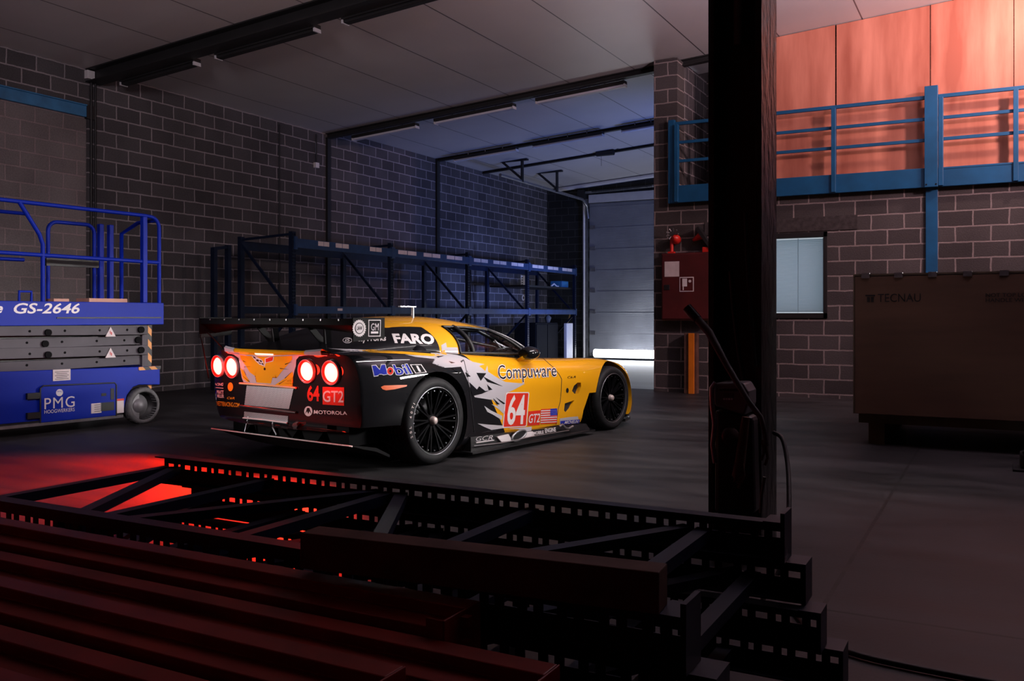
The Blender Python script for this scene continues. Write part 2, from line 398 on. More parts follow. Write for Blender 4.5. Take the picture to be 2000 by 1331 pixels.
lamp('blind_backlight', 'AREA', (-2.87, YB + .36, 1.79), (-2.87, YB, 1.79), 4.2, (.80, .91, 1), 1.5, 1.4)  # area light added close behind the blind so it looks evenly lit
# lintel over the window
b = MB(); b.box((-4.0, YB - .012, 2.435), (-1.78, YB + .02, 2.64)); structure(b.build('trim_1', mat('cast concrete lintel', (.050, .043, .045), .9, 0, .35, 14, bmp=.4, spec=.15)), 'concrete lintel over the office window')
# mezzanine edge beam and railing
b = MB(); b.box((-4.52, YB - .10, 2.958), (-.90, YB - .02, 3.225)); tag(b.build('edge_beam', 'steel_blue', bevel=.006), 'blue steel edge beam under the railing left of the stout blue post', 'beam')
b = MB(); b.box((-.735, YB - .10, 2.958), (4.6, YB - .02, 3.215)); b.box((-.735, YB - .105, 3.19), (4.6, YB - .015, 3.22))
tag(b.build('edge_beam', 'steel_blue', bevel=.006), 'blue steel edge beam under the railing right of the stout blue post', 'beam')
def railing(label, x0, x1, posts, zt):
    t = thing('railing', label, 'railing', (x0, YB - .06, 2.97))
    MB().bar((0, 0, zt - 2.97), (x1 - x0, 0, zt - 2.97), .05, .05).build('top_rail', 'steel_blue', t, .004)
    for z in (3.61, 3.90): MB().bar((0, 0, z - 2.97), (x1 - x0, 0, z - 2.97), .03, .045).build('middle_rail', 'steel_blue', t, .003)
    for p in posts:
        MB().box((p - x0 - .03, -.07, 0), (p - x0 + .03, .01, zt - 2.97 - .02)).build('post', 'steel_blue', t, .004)
railing('blue steel railing on the mezzanine left of the stout blue post', -4.46, -.90, (-4.42, -3.25, -2.09), 4.195)
railing('blue steel railing on the mezzanine right of the stout blue post', -.735, 4.5, (-.70, .19, 1.4, 2.6, 3.8), 4.195)
t = thing('steel_column', 'stout blue steel column running down through the mezzanine railing', 'column', (-.818, YB - .055, 0))
MB().box((-.083, -.09, 2.955), (.083, .03, 4.335)).build('upper_shaft', 'steel_blue', t, .004)
MB().box((-.075, .02, 0), (.075, .10, 2.955)).build('lower_shaft', 'steel_blue', t, .004)
for dx in (-.06, .06): MB().cyl((dx, -.094, 2.99), (dx, -.09, 2.99), .012, 8).build('bolt', 'black_steel', t)
b = MB(); b.box((-4.56, YB - .09, 2.955), (-4.46, YB - .01, 4.26)); tag(b.build('end_post', 'steel_blue', bevel=.004), 'flat blue end post bolted to the block pier', 'post')
# leaning white sheet on the landing
b = MB(); b.prism([(-3.98, YB + .75, 2.98), (-3.7, YB + .75, 2.98), (-3.86, YB + .95, 4.05), (-3.93, YB + .95, 4.05)], (.0, .02, 0)); tag(b.build('leaning_board', 'white'), 'narrow white board leaning behind the railing beside the big black column', 'board')
# fire hose cabinet, extinguisher fittings, orange guard post
t = thing('hose_cabinet', 'dark red fire hose cabinet on the block wall left of the black column', 'cabinet', (-4.64, YB, 1.13))
MB().box((0, -.18, 0), (.84, 0, 1.04)).build('body', 'red_dark', t, .01)
MB().box((.02, -.192, .02), (.82, -.178, 1.02)).build('door', 'red_dark', t, .006)
plate('label_sheet', 'paper', t, (.06, -.193, .675), (1, 0, 0), (0, 0, 1), .235, .235, .002)
plate('hose_sign', 'white', t, (.30, -.193, .44), (1, 0, 0), (0, 0, 1), .225, .225, .002)
plate('sign_field', 'red_dark', t, (.312, -.195, .452), (1, 0, 0), (0, 0, 1), .20, .20, .002)
b = MB(); b.box((.345, -.2, .52), (.42, -.197, .64)); b.box((.352, -.2, .465), (.366, -.197, .52)); b.cyl((.465, -.2, .60), (.465, -.197, .60), .022, 12); b.build('hose_symbol', 'white', t)
MB().box((.05, -.20, .47), (.14, -.178, .55)).build('latch', 'black', t, .004)
t = thing('fire_hose_valve', 'red hose valve with metal fittings standing on the hose cabinet', 'valve', (-4.50, YB - .09, 2.17))
b = MB(); b.tube([(0, 0, 0), (0, 0, .27)], .028, 12); b.box((-.05, -.04, 0), (.05, .04, .03)); b.build('pipe', 'red', t)
b = MB(); b.lathe([(0, -.05), (.07, -.05), (.075, .0), (.06, .06), (.03, .09), (0, .10)], (.07, 0, .22), (0, -1, .25), 16); b.build('red_drum', 'red', t)
b = MB(); random.seed(3)
for k in range(9):
    a = k / 9 * 2 * PI; b.tube([(.03 + .05 * math.cos(a), -.05, .30 + .05 * math.sin(a)), (.03 + .10 * math.cos(a), -.07, .30 + .09 * math.sin(a))], .012, 6)
b.build('fitting', 'grey_steel', t)
t = thing('warning_cone', 'red cone on its side on the hose cabinet, half hidden by the black column', 'cone', (-4.00, YB - .09, 2.17))
b = MB(); b.lathe([(0, .0), (.02, .0), (.07, .17), (.075, .18)], (-.16, 0, .19), (1, 0, .55), 18); b.build('cone', 'red', t)
b = MB(); b.prism([(-.10, -.08, .36), (.14, -.08, .02), (.17, -.08, .05), (-.06, -.08, .40)], (0, .16, 0)); b.build('base', 'black', t)
MB().box((0, -.06, 0), (.12, .06, .08)).build('band', 'red', t, .01)
t = thing('guard_post', 'orange steel guard post on the floor below the hose cabinet', 'post', (-4.28, YB - .10, 0))
MB().box((0, -.06, 0), (.20, .06, .93)).build('web', 'brown_steel', t, .004)
MB().box((.075, -.085, 0), (.165, -.06, .93)).build('flange', 'orange_post', t, .004)
# ------------------------------------------------------------------ roof steel, lamps
def roof_beam(y, depth, flange, label, x0=XL, x1=4.9, far=False, dz=0):
    def z(x): return ceil_z(x, far) - dz
    b = MB(); c = [(x0, z(x0)), (x1, z(x1))]
    for (za, zb2, wd) in ((-depth - .0, -depth + .018, flange), (-depth + .018, -.018, .012), (-.018, 0, flange)):
        b.prism([(c[0][0], y - wd / 2, c[0][1] + za), (c[1][0], y - wd / 2, c[1][1] + za), (c[1][0], y - wd / 2, c[1][1] + zb2), (c[0][0], y - wd / 2, c[0][1] + zb2)], (0, wd, 0))
    return tag(b.build('roof_beam', 'dark_beam'), label, 'beam')
roof_beam(8.70, .20, .24, 'dark steel roof beam nearest the camera, above the blue lift')
roof_beam(13.95, .10, .12, 'dark steel roof beam where the pale and the blue lit ceiling meet')
roof_beam(17.9, .07, .10, 'dark roof beam with three lamps in the blue lit far bay', far=True)
roof_beam(20.05, .06, .08, 'thin dark roof beam carrying a small lamp in the far bay', far=True)
def batten(x0, x1, y, label, far=False, drop=.10, tube=True, dm='tube_glass'):
    xm = (x0 + x1) / 2; sl = .066
    t = thing('batten_light', label, 'ceiling light', (xm, y, ceil_z(xm, far) - drop)); t.rotation_euler = (0, -math.atan(sl), 0)
    h = (x1 - x0) / 2
    MB().box((-h, -.07, -.06), (h, .07, 0)).build('housing', 'dark_beam', t, .006)
    if tube:
        MB().box((-h + .02, -.055, -.10), (h - .02, .055, -.06)).build('diffuser', dm, t, .012)
        b = MB(); b.box((h - .02, -.065, -.105), (h, .065, -.055)); b.build('end_cap', 'white_metal', t); MB().box((-h, -.065, -.105), (-h + .02, .065, -.055)).build('end_cap', 'white_metal', t)
    for k in (-.55, 0, .55): MB().cyl((h * k, 0, 0), (h * k, 0, drop - .001), .012, 6).build('bracket', 'grey_steel', t)
    return t
def bx(px, py, y): return on_y(px, py, y).x
Y1 = 14.12
for a, c, lab in ((690, 815, 'leftmost unlit batten lamp along the beam between pale and blue ceiling'), (850, 1005, 'middle unlit batten lamp along the beam between pale and blue ceiling'), (1048, 1222, 'rightmost unlit batten lamp along the beam between pale and blue ceiling')):
    batten(bx(a, 240, Y1), bx(c, 190, Y1), Y1, lab, True, .20)
Y2 = 17.75
for a, c, lab in ((888, 1010, 'left batten lamp in the second row of the blue lit ceiling'), (1042, 1178, 'middle batten lamp in the second row of the blue lit ceiling'), (1215, 1330, 'right batten lamp in the second row, cut off by the block pier')):
    batten(bx(a, 290, Y2), bx(c, 260, Y2), Y2, lab, True, .08)
Y0 = 8.9
for a, c, lab in ((425, 620, 'dark batten lamp under the nearest roof beam at the top edge'), (240, 385, 'dark batten lamp under the nearest roof beam close to the left wall'), (672, 900, 'batten lamp at the top edge of the picture, only its left tip seen')):
    t = batten(bx(a, 60, Y0), bx(c, 40, Y0), Y0, lab, drop=.16, dm='dark_beam')  # diffusers coloured dark in place of the lack of light here
t = thing('small_roof_lamp', 'small round dark lamp hanging from the thin far roof beam', 'ceiling light', tuple(on_y(1182, 299, 19.95)))
b = MB(); b.tube([(-.22, 0, 0), (.22, 0, 0)], .07, 14); b.build('housing', 'dark_beam', t)
b = MB(); b.tube([(.2, 0, .03), (.45, 0, .12), (.75, 0, .17)], .008, 6); b.tube([(-.1, 0, -.06), (-.1, 0, -.3)], .004, 5); b.build('cable', 'black', t)
# ------------------------------------------------------------------ left wall fittings
t = thing('lintel_beam', 'sky blue steel lintel let into the block wall at the left edge', 'beam', (XL, 0, 0))
za = on_x(0, 168, XL).z; zb_ = on_x(0, 200, XL).z
MB().box((-.03, 5.0, 4.09), (.03, 8.58, 4.25)).build('web', 'lintel_blue', t, .004)
MB().box((-.03, 5.0, 4.25), (.05, 8.58, 4.268)).build('flange', 'lintel_blue', t, .002)
MB().box((-.02, 8.58, 4.07), (.035, 8.72, 4.27)).build('end_plate', 'black', t, .002)
def wall_conduit(label, px, y0, y1, r, double=False):
    p0, p1 = on_x(px, y0, XL + .03), on_x(px, y1, XL + .03)
    if double: p0.z -= .10
    b = MB(); b.tube([(p0.x, p0.y, min(p0.z, ceil_z(XL) - .03 - (.1 if double else 0))), (p0.x, p0.y, p1.z)], r, 8)
    if double: b.tube([(p0.x, p0.y + .07, p0.z), (p0.x, p0.y + .07, p1.z)], r * .8, 8)
    o = tag(b.build('conduit', 'black'), label, 'conduit'); return p0, p1
wall_conduit('double black conduit down the block wall behind the blue lift', 178, 146, 740, .018, True)
wall_conduit('thin black conduit down the block wall left of the blue racking', 546, 243, 640, .011)
p0, p1 = wall_conduit('short black conduit near the roof beam end on the block wall', 618, 262, 318, .012)
b = MB(); b.box((XL, p1.y - .05, p1.z - .10), (XL + .06, p1.y + .05, p1.z)); tag(b.build('socket_box', 'white'), 'small pale socket box at the end of the short conduit', 'socket')
p = on_x(172, 146, XL); b = MB(); b.box((XL, p.y - .06, p.z - .07), (XL + .07, p.y + .06, p.z + .05)); tag(b.build('junction_box', 'white'), 'pale junction box under the ceiling at the top of the double conduit', 'junction box')
p = on_x(855, 300, XL); b = MB(); b.box((XL, p.y - .10, 0), (XL + .05, p.y + .02, ceil_z(XL, True))); tag(b.build('wall_post', 'dark_beam'), 'dark vertical steel post on the blue lit block wall behind the racking', 'post')
p = on_x(645, 300, XL); b = MB(); b.box((XL, 13.90, 0), (XL + .05, 14.0, 4.7)); tag(b.build('wall_post', 'dark_beam'), 'dark vertical steel post on the block wall under the middle roof beam', 'post')
# ------------------------------------------------------------------ roller door in the back wall
dx0, dx1, dz1 = -10.37, -5.4, 4.42
dr = structure(bpy.data.objects.new('door_1', None), 'grey sectional roller door'); COL.objects.link(dr); dr.location = (0, YBACK + .06, 0)
z = .10; k = 0
while z < dz1 + .1:
    h = .605; b = MB(); b.box((dx0 - .1, 0, z + .012), (dx1 + .1, .05, z + h - .012)); b.box((dx0 - .1, .012, z - .012), (dx1 + .1, .045, z + .012))
    n = 14
    for q in range(n): b.prism([(dx0 + .25, -.004, z + .03 + q * .041), (dx0 + .25, 0, z + .022 + q * .041), (dx0 + .25, 0, z + .046 + q * .041)], (dx1 - dx0 - .4, 0, 0))
    b.build('door_section', 'shutter', dr); z += h; k += 1
b = MB()
for q in range(7): b.box((-8.15, -.035, .10 + q * .605 - .03), (-8.0, 0, .10 + q * .605 + .03)); b.box((dx0 + .02, -.03, .10 + q * .605 - .05), (dx0 + .18, 0, .10 + q * .605 + .05))
b.build('door_hinge', 'grey_steel', dr)
b = MB(); b.box((dx0 - .1, -.12, 0), (dx0 - .02, -.04, 4.55)); b.build('door_track', 'grey_steel', dr)
# overhead tracks, torsion shaft
t = thing('door_rail', 'long pale door rail hung from the ceiling along the left wall', 'rail', (0, 0, 0))
a, c = on_y(1146, 392, 23.5), on_x(977, 342, -10.2)
b = MB(); b.tube([(a.x, 23.6, a.z - .5), (a.x, 23.5, a.z - .15), (a.x, 23.2, a.z), (c.x, c.y, c.z)], .04, 8); b.build('rail', 'grey_steel', t)
for px, py in ((1020, 325), (1088, 347)):
    p = on_x(px, py, -10.2); zc = ceil_z(-10.2, True)
    b = MB(); b.bar((-10.2, p.y, zc), (-10.2, p.y, c.z - .02), .07, .05); b.bar((-10.75, p.y, zc - .03), (-10.2, p.y, c.z + .05), .05, .05); b.box((-10.85, p.y - .05, zc - .04), (-10.05, p.y + .05, zc)); b.build('hanger', 'dark_beam', t)
t = thing('torsion_shaft', 'pale torsion shaft with springs above the roller door', 'shaft', (0, YBACK - .12, 0))
b = MB(); b.tube([(-10.5, 0, 4.72), (-5.2, 0, 4.86)], .035, 10); b.build('shaft', 'grey_steel', t)
b = MB()
for q in range(60): b.lathe([(.036, -.012), (.044, 0), (.036, .012)], (-10.2 + q * .03, 0, 4.735 + q * .0008), (1, 0, .026), 10)
b.build('spring', 'dark_beam', t)
b = MB(); b.box((-10.62, -.12, 4.55), (-10.42, .1, 4.80)); b.build('bearing_plate', 'dark_beam', t)
b = MB(); b.tube([(-11.3, YBACK - .1, ceil_z(-11.3, True) - .07), (-5.0, YBACK - .1, ceil_z(-5.0, True) - .07)], .06, 10); tag(b.build('service_pipe', 'white'), 'pale pipe along the top of the back wall above the roller door', 'pipe')
b = MB(); b.tube([(-10.45, YBACK - .15, 0), (-10.45, YBACK - .15, 4.5)], .035, 10); tag(b.build('door_pipe', 'white'), 'bright vertical pipe at the left side of the roller door', 'pipe')  # white colour stands in for light leaking onto the pipe
b = MB(); b.prism([(-10.36, YBACK - .03, 4.43), (-5.0, YBACK - .03, 4.43), (-5.0, YBACK - .03, 4.70), (-10.36, YBACK - .03, 4.66)], (0, .03, 0)); tag(b.build('lintel_panel', 'white_metal'), 'pale sheet metal panel above the roller door', 'panel')
# bright light tube lying at the foot of the roller door
t = thing('light_tube', 'glaring white light tube along the foot of the roller door', 'light', (-7.5, 22.9, 0))
MB().box((-2.35, -.08, .0), (2.6, .08, .05)).build('base', 'black', t)
b = MB(); b.tube([(-2.3, 0, .17), (2.55, 0, .17)], .11, 12); b.build('tube', 'led', t)
# ================================================================== racking along the left wall
XR, XW = -10.0, -11.15
RY = [11.10, 13.77, 16.55, 19.32, 22.07]
def post_mesh(b, x, y, z0, z1, face, holes=True, wd=.09, dp=.07):
    """perforated upright, open at the back; face = +1: holes look to +x"""
    xf = x; xb = x - face * dp
    b.box((min(xf, xb), y - wd / 2, z0), (max(xf, xb), y - wd / 2 + .004, z1)); b.box((min(xf, xb), y + wd / 2 - .004, z0), (max(xf, xb), y + wd / 2, z1))
    ys = [y - wd / 2, y - .028, y - .012, y + .012, y + .028, y + wd / 2]; z = z0; vs = []; 
    while z < z1 - .01:
        za, zb = z + .02, min(z + .055, z1)
        for i in range(5):
            b.add([(xf, ys[i], z), (xf, ys[i + 1], z), (xf, ys[i + 1], za), (xf, ys[i], za)], [(0, 1, 2, 3)])
            if i not in (1, 3): b.add([(xf, ys[i], za), (xf, ys[i + 1], za), (xf, ys[i + 1], zb), (xf, ys[i], zb)], [(0, 1, 2, 3)])
        z += .055
t = thing('pallet_rack', 'dark blue four bay pallet rack along the block wall behind the yellow car', 'rack', (XR, RY[0], 0))
def rl(x, y, z): return (x - XR, y - RY[0], z)
for i, y in enumerate(RY):
    b = MB(); post_mesh(b, 0, y - RY[0], 0, 2.56, 1)
    b.box((-.12, y - RY[0] - .07, 0), (.03, y - RY[0] + .07, .008)); b.build('front_upright', 'rack_blue', t)
    b = MB(); b.box((XW - XR - .04, y - RY[0] - .045, 0), (XW - XR + .03, y - RY[0] + .045, 2.52)); b.build('rear_upright', 'rack_blue', t)
    b = MB(); zs = [.15, 1.25, 2.40]
    for k in range(2):
        p, q = (0 if k else XW - XR), (XW - XR if k else 0)
        b.bar((p - .03 if p == 0 else p, y - RY[0], zs[k]), (q - .03 if q == 0 else q, y - RY[0], zs[k + 1]), .03, .045)
    b.bar((XW - XR, y - RY[0], 2.47), (-.03, y - RY[0], 2.52), .03, .04); b.bar((XW - XR, y - RY[0], .15), (-.03, y - RY[0], .15), .03, .04)
    b.build('brace', 'rack_blue', t)
for i in range(4):
    y0, y1 = RY[i] - RY[0] + .05, RY[i + 1] - RY[0] - .05
    for (x, zt, m) in ((.012, 2.45, 'rack_beam_blue'), (.012, 1.355, 'rack_beam_blue'), (XW - XR, 2.45, 'rack_blue'), (XW - XR, 1.355, 'rack_blue')):
        h = .15 if zt > 2 else .12
        b = MB(); b.box((x - .025, y0, zt - h), (x + .02, y1, zt)); b.box((x - .03, y0 - .05, zt - h - .03), (x + .027, y0, zt + .03)); b.box((x - .03, y1, zt - h - .03), (x + .027, y1 + .05, zt + .03))
        be = b.build('shelf_beam', m, t, .003)
        if x > 0 and zt > 2:
            n = 3
            tags = [(.50, .78), (.95, 1.3), (1.9, 2.25)] if i == 0 else [(.10 + 2.55 * k / n, .10 + 2.55 * k / n + .6) for k in range(n)]
            for a, c in tags:
                plate('shelf_tag', 'paper', be, (x + .0205, y0 + a, zt - .085), (0, 1, 0), (0, 0, 1), (c - a) * .48, .075, .002)
                plate('shelf_tag', 'paper', be, (x + .0205, y0 + a + (c - a) * .52, zt - .085), (0, 1, 0), (0, 0, 1), (c - a) * .48, .075, .002)
        if x > 0 and zt < 2 and i == 0:
            plate('shelf_tag', 'paper', be, (x + .0205, y0 + 1.0, zt - .07), (0, 1, 0), (0, 0, 1), .13, .04, .002)
# second spare frame leaning at the left end
b = MB(); b.box((XW - .02, 10.75, 0), (XW + .06, 10.82, 2.36)); b.box((XW - .02, 10.45, 0), (XW + .06, 10.52, 2.3)); b.bar((XW + .02, 10.48, 2.28), (XW + .02, 10.8, 2.33), .04, .05)
tag(b.build('spare_upright', 'rack_blue'), 'dark spare rack upright standing at the near end of the racking', 'upright')
# things on and in the far rack bay
t = thing('storage_cabinet', 'black double door cabinet standing inside the far rack bay', 'cabinet', (-10.75, 20.55, 0))
M['cabinet_black'] = mat('matt black cabinet', (.004, .004, .005), .8, 0, .2, 6, spec=.15)
MB().box((0, -.55, 0), (.6, .72, 1.02)).build('body', 'cabinet_black', t, .01)
for y in (-.53, .10): MB().box((.60, y, .05), (.62, y + .60, .98)).build('door', 'cabinet_black', t, .005)
b = MB(); b.box((-10.06, 21.46, 0), (-9.98, 21.86, 1.0)); tag(b.build('white_locker', 'white', bevel=.01), 'narrow white panel standing beside the black cabinet in the rack', 'locker')
b = MB(); b.box((-11.1, 19.4, 1.358), (-10.0, 22.0, 1.376)); tag(b.build('shelf_board', 'black'), 'dark shelf board in the far rack bay', 'shelf')
b = MB(); b.box((-10.5, 21.55, 1.95), (-10.15, 21.95, 2.12)); o = tag(b.build('blue_bin', 'lintel_blue', bevel=.02), 'small blue bin on the high shelf at the far rack end', 'bin')
b = MB(); b.box((-11.1, 19.37, 1.905), (-10.09, 22.02, 1.948)); tag(b.build('high_shelf', 'black'), 'black high shelf under the top beam in the far rack bay', 'shelf')
b = MB(); b.tube([(-10.2, 21.0, 1.97), (-10.2, 21.15, 2.03), (-10.2, 21.3, 1.97), (-10.2, 21.42, 1.97)], .022, 6); tag(b.build('cable_end', 'white'), 'white cable end beside the blue bin on the high shelf', 'cable')
b = MB(); b.lathe([(0, 0), (.05, 0), (.09, .13), (.03, .20), (0, .20)], (-10.3, 21.0, 1.02), (0, 0, 1), 10); tag(b.build('small_jug', 'grey_rubber'), 'small grey jug on top of the black cabinet', 'jug')
for (px0, py0, px1, py1, lab, nm) in ((1017, 538, 1027, 566, 'white notice sheet on the blue lit wall between far rack posts', 'notice_sheet'), (1018, 576, 1026, 588, 'small round white sign on the wall behind the far rack posts', 'round_sign')):
    p, q = on_x(px0, py0, XL), on_x(px1, py1, XL)
    b = MB()
    if nm == 'notice_sheet':
        b.box((XL, p.y, q.z), (XL + .006, q.y, p.z)); o = tag(b.build(nm, 'paper'), lab, 'notice')
        b = MB(); h = p.z - q.z
        for k in range(5): b.box((XL + .006, p.y + .04, q.z + h * (.12 + .17 * k)), (XL + .008, p.y + .12, q.z + h * (.19 + .17 * k)))
        b.build('print', 'black', o)
    else:
        b.cyl((XL, (p.y + q.y) / 2, (p.z + q.z) / 2), (XL + .006, (p.y + q.y) / 2, (p.z + q.z) / 2), (p.z - q.z) / 2, 16); o = tag(b.build(nm, 'paper'), lab, 'sign')
        b = MB(); b.cyl((XL + .006, (p.y + q.y) / 2, (p.z + q.z) / 2), (XL + .008, (p.y + q.y) / 2, (p.z + q.z) / 2), (p.z - q.z) / 4, 12); b.build('print', 'black', o)
b = MB(); b.tube([(-10.9, 23.6, 0.01), (-10.85, 23.5, .45), (-10.95, 23.6, .95), (-10.9, 23.7, 1.3)], .02, 7); tag(b.build('yellow_hose', mat('dull yellow hose', (.25, .16, .05), .6)), 'dull yellow hose hanging by the roller door frame', 'hose')
# ================================================================== blue scissor lift at the left edge
LY = math.radians(84.2337)
L_ = thing('scissor_lift', 'vivid blue scissor lift with folded grey arms, cut off by the left edge', 'lift', (-8.341, 6.857, 0), LY)
# local: x towards the end seen in the picture, y away from the camera, z up; the near side is y = 0
LEN0 = -2.25; WY = 1.15
chz = .145
prof = [(LEN0, chz), (-.25, chz), (-.235, .20), (-.205, .33), (-.13, .415), (-.06, .435), (.205, .42), (.205, .63), (-1.56, .655), (LEN0, .665)]
b = MB(); b.prism([(x, .02, z) for x, z in prof], (0, WY - .04, 0)); b.build('chassis', 'lift_blue', L_, .008)
b = MB(); b.box((LEN0, .0, .095), (-.26, .06, .125)); b.build('pothole_guard', 'grey_steel', L_, label='grey bar under the chassis')
hatch = MB(); hatch.prism([(-1.17, .02, .125), (-.35, .02, .125), (-.35, .02, .455), (-.37, .02, .475), (-1.14, .02, .492), (-1.17, .02, .47)], (0, -.028, 0)); H_ = hatch.build('battery_hatch', 'lift_blue', L_, .006)
for z in (.205, .40): MB().box((-1.30, -.012, z - .03), (-1.17, .02, z + .03)).build('hinge', 'black', H_)
b = MB(); b.tube([(-1.17, -.008, .125), (-1.17, -.008, .47), (-1.14, -.008, .495), (-.37, -.008, .478), (-.348, -.008, .455), (-.348, -.008, .12)], .008, 6); b.build('gasket', 'black', H_)
for a, c in (((-.415, -.012, .30), (-.375, -.007, .42)), ((-.52, -.012, .345), (-.465, -.007, .375)), ((-.53, -.012, .185), (-.375, -.007, .275))): MB().box(a, c).build('opening', 'black', H_)
plate('white_notice', 'paper', H_, (-.635, -.009, .17), (1, 0, 0), (0, 0, 1), .115, .105)
b = MB()
for k in range(4): b.box((-.60, -.0135, .187 + k * .022), (-.535, -.012, .193 + k * .022))
b.build('notice_print', 'black', H_)
plate('white_notice', 'paper', L_, (-.335, .016, .145), (1, 0, 0), (0, 0, 1), .09, .155)
plate('red_heading', 'red', L_, (-.335, .0125, .278), (1, 0, 0), (0, 0, 1), .09, .022, .002)
plate('white_notice', 'paper', L_, (-1.03, .016, .535), (1, 0, 0), (0, 0, 1), .185, .115)
b = MB()
for k in range(5): b.box((-1.01 + .015 * (k % 2), .0115, .55 + k * .018), (-.865 - .015 * (k % 2), .013, .555 + k * .018))
b.build('notice_print', 'black', L_)
flat_text('PMG', 'lettering', 'white', H_, (-1.13, -.0095, .258), (1, 0, 0), (0, 0, 1), .315, .112, .0, 0, 1.12)
flat_text('HOOGWERKERS', 'lettering', 'white', H_, (-1.13, -.0095, .213), (1, 0, 0), (0, 0, 1), .315, .036, .0)
b = MB(); b.cyl((-.975, -.012, .415), (-.975, -.008, .415), .036, 20); b.build('round_badge', 'white', H_)
flat_text('PMG', 'badge_print', 'lift_blue', H_, (-1.0, -.0125, .418), (1, 0, 0), (0, 0, 1), .05, .018, .0)
# hazard marks
b = MB(); b.box((-.065, .012, .595), (.207, .02, .632)); b.box((.204, .02, .595), (.209, .3, .632)); b.build('hazard_tape', 'hazard', L_)
b = MB(); b.box((-.03, .012, 1.100), (.242, .019, 1.145)); b.build('hazard_tape', 'hazard', L_)
b = MB(); b.box((.075, .06, .38), (.125, .075, 1.10)); b.build('hazard_strip', 'hazard', L_)
# scissor arms (folded)
b = MB(); b.box((.0, .05, .62), (.075, .09, 1.08)); b.build('arm_guide', 'lift_grey', L_, .004)
for k, (z0, sl) in enumerate(((.66, .02), (.775, -.015), (.885, .02), (1.0, -.015))):
    y = .045 if k % 2 else .10
    b = MB(); b.bar((LEN0, y, z0 + .045 - sl), (.045, y, z0 + .045 + sl * .2), .045, .105); ar = b.build('scissor_arm', 'lift_grey', L_, .004)
    for x in (-1.26, -.90, -.52, -.20): MB().cyl((x, y - .026, z0 + .045), (x, y - .02, z0 + .045), .013, 8).build('bolt_hole', 'matt_black', ar)
    if k:
        MB().cyl((-1.08, y - .045, z0 + .03), (-1.08, y, z0 + .03), .034, 14).build('pivot_pin', 'matt_black', ar); MB().cyl((-.04, y - .05, z0 + .045), (-.04, y, z0 + .045), .036, 14).build('pivot_pin', 'matt_black', ar)
b = MB(); b.box((LEN0, .16, .66), (.0, WY - .1, 1.1)); b.build('arm_core', 'black', L_)
for (x, z) in ((-.40, 1.025), (-.40, .80)):
    b = MB(); b.prism([(x - .06, .012, z - .05), (x + .06, .012, z - .05), (x, .012, z + .055)], (0, .006, 0)); tr = b.build('warning_triangle', 'paper', L_)
    b = MB(); b.box((x - .008, .008, z - .02), (x - .002, .012, z + .012)); b.box((x + .004, .008, z - .03), (x + .012, .012, z)); b.build('triangle_print', 'red', tr)
# wheels
def lift_wheel(x, y):
    b = MB(); b.lathe([(.155, .0), (.185, .0), (.2, .02), (.2, .125), (.18, .145), (.155, .145)], (x, y, .2), (0, 1, 0), 36, True); tw = b.build('wheel', 'grey_rubber', L_)
    b = MB(); b.lathe([(.155, .0), (.155, .09), (.0, .09)], (x, y, .2), (0, 1, 0), 32); b.build('wheel_dish', 'black', tw)
    b = MB(); b.lathe([(0, .02), (.035, .02), (.05, .035), (.075, .045), (.085, .07), (.12, .08), (.125, .09)], (x - .03, y, .2), (0, 1, 0), 24)
    b.prism([(x - .03 + .11 * math.cos(a), y + .055, .2 + .145 * math.sin(a)) for a in [PI * .5 + PI * k / 12 for k in range(13)]], (0, .04, 0)); b.build('wheel_hub', 'hub_grey', tw)
    b = MB()
    for k in range(28):
        a = 2 * PI * k / 28; b.bar((x + .199 * math.cos(a), y + .02, .2 + .199 * math.sin(a)), (x + .199 * math.cos(a + .08), y + .13, .2 + .199 * math.sin(a + .08)), .012, .006, (math.cos(a), 0, math.sin(a)))
    b.build('tread_bar', 'grey_rubber', tw)
for x in (0, -1.85):
    for y in (.005, WY - .15): lift_wheel(x, y)
# platform
b = MB(); b.box((LEN0 - .1, 0, 1.10), (.24, .03, 1.345)); b.box((LEN0 - .1, WY - .03, 1.10), (.24, WY, 1.345)); b.box((.21, .03, 1.10), (.24, WY - .03, 1.345)); b.box((LEN0 - .1, .03, 1.11), (.21, WY - .03, 1.16)); b.build('platform', 'lift_blue', L_, .006)
b = MB(); b.box((-1.0, -.008, 1.172), (.20, .0, 1.185)); b.build('platform_slot', 'black', L_)
flat_text('GS-2646', 'lettering', 'white', L_, (-1.425, -.001, 1.222), (1, 0, .006), (0, 0, 1), .665, .10, .018, .22)
flat_text('Genie', 'lettering', 'white', L_, (-1.975, -.001, 1.222), (1, 0, .006), (0, 0, 1), .44, .10, .02, .3)
R = .021
b = MB(); b.tube([(LEN0 - .05, .03, 2.335), (-.02, .03, 2.315)] + [(.20 - .12 + .12 * math.sin(a), .03, 2.19 + .12 * math.cos(a)) for a in [PI / 2 * k / 6 for k in range(7)]] + [(.20, .03, 1.34)], R, 10); b.build('guard_rail', 'lift_blue', L_)
b = MB(); b.tube([(LEN0 - .05, .03, 1.82), (.20, .03, 1.80)], R, 10); b.build('middle_rail', 'lift_blue', L_)
b = MB(); b.tube([(LEN0 - .05, WY - .03, 2.335), (-.7, WY - .03, 2.335)], R, 10); b.build('far_rail', 'lift_blue', L_); MB().tube([(LEN0 - .05, WY - .03, 1.82), (-.75, WY - .03, 1.82)], R, 10).build('far_rail', 'lift_blue', L_)
b = MB(); b.tube([(-1.36, .03, 2.325), (-1.16, .03, 2.02), (-1.125, .03, 1.92), (-1.125, .03, 1.345)], R, 10); b.build('rail_post', 'lift_blue', L_)
b = MB(); b.box((-.02, .0, 1.345), (.035, .06, 2.30)); b.build('rail_post', 'lift_blue', L_, .006)
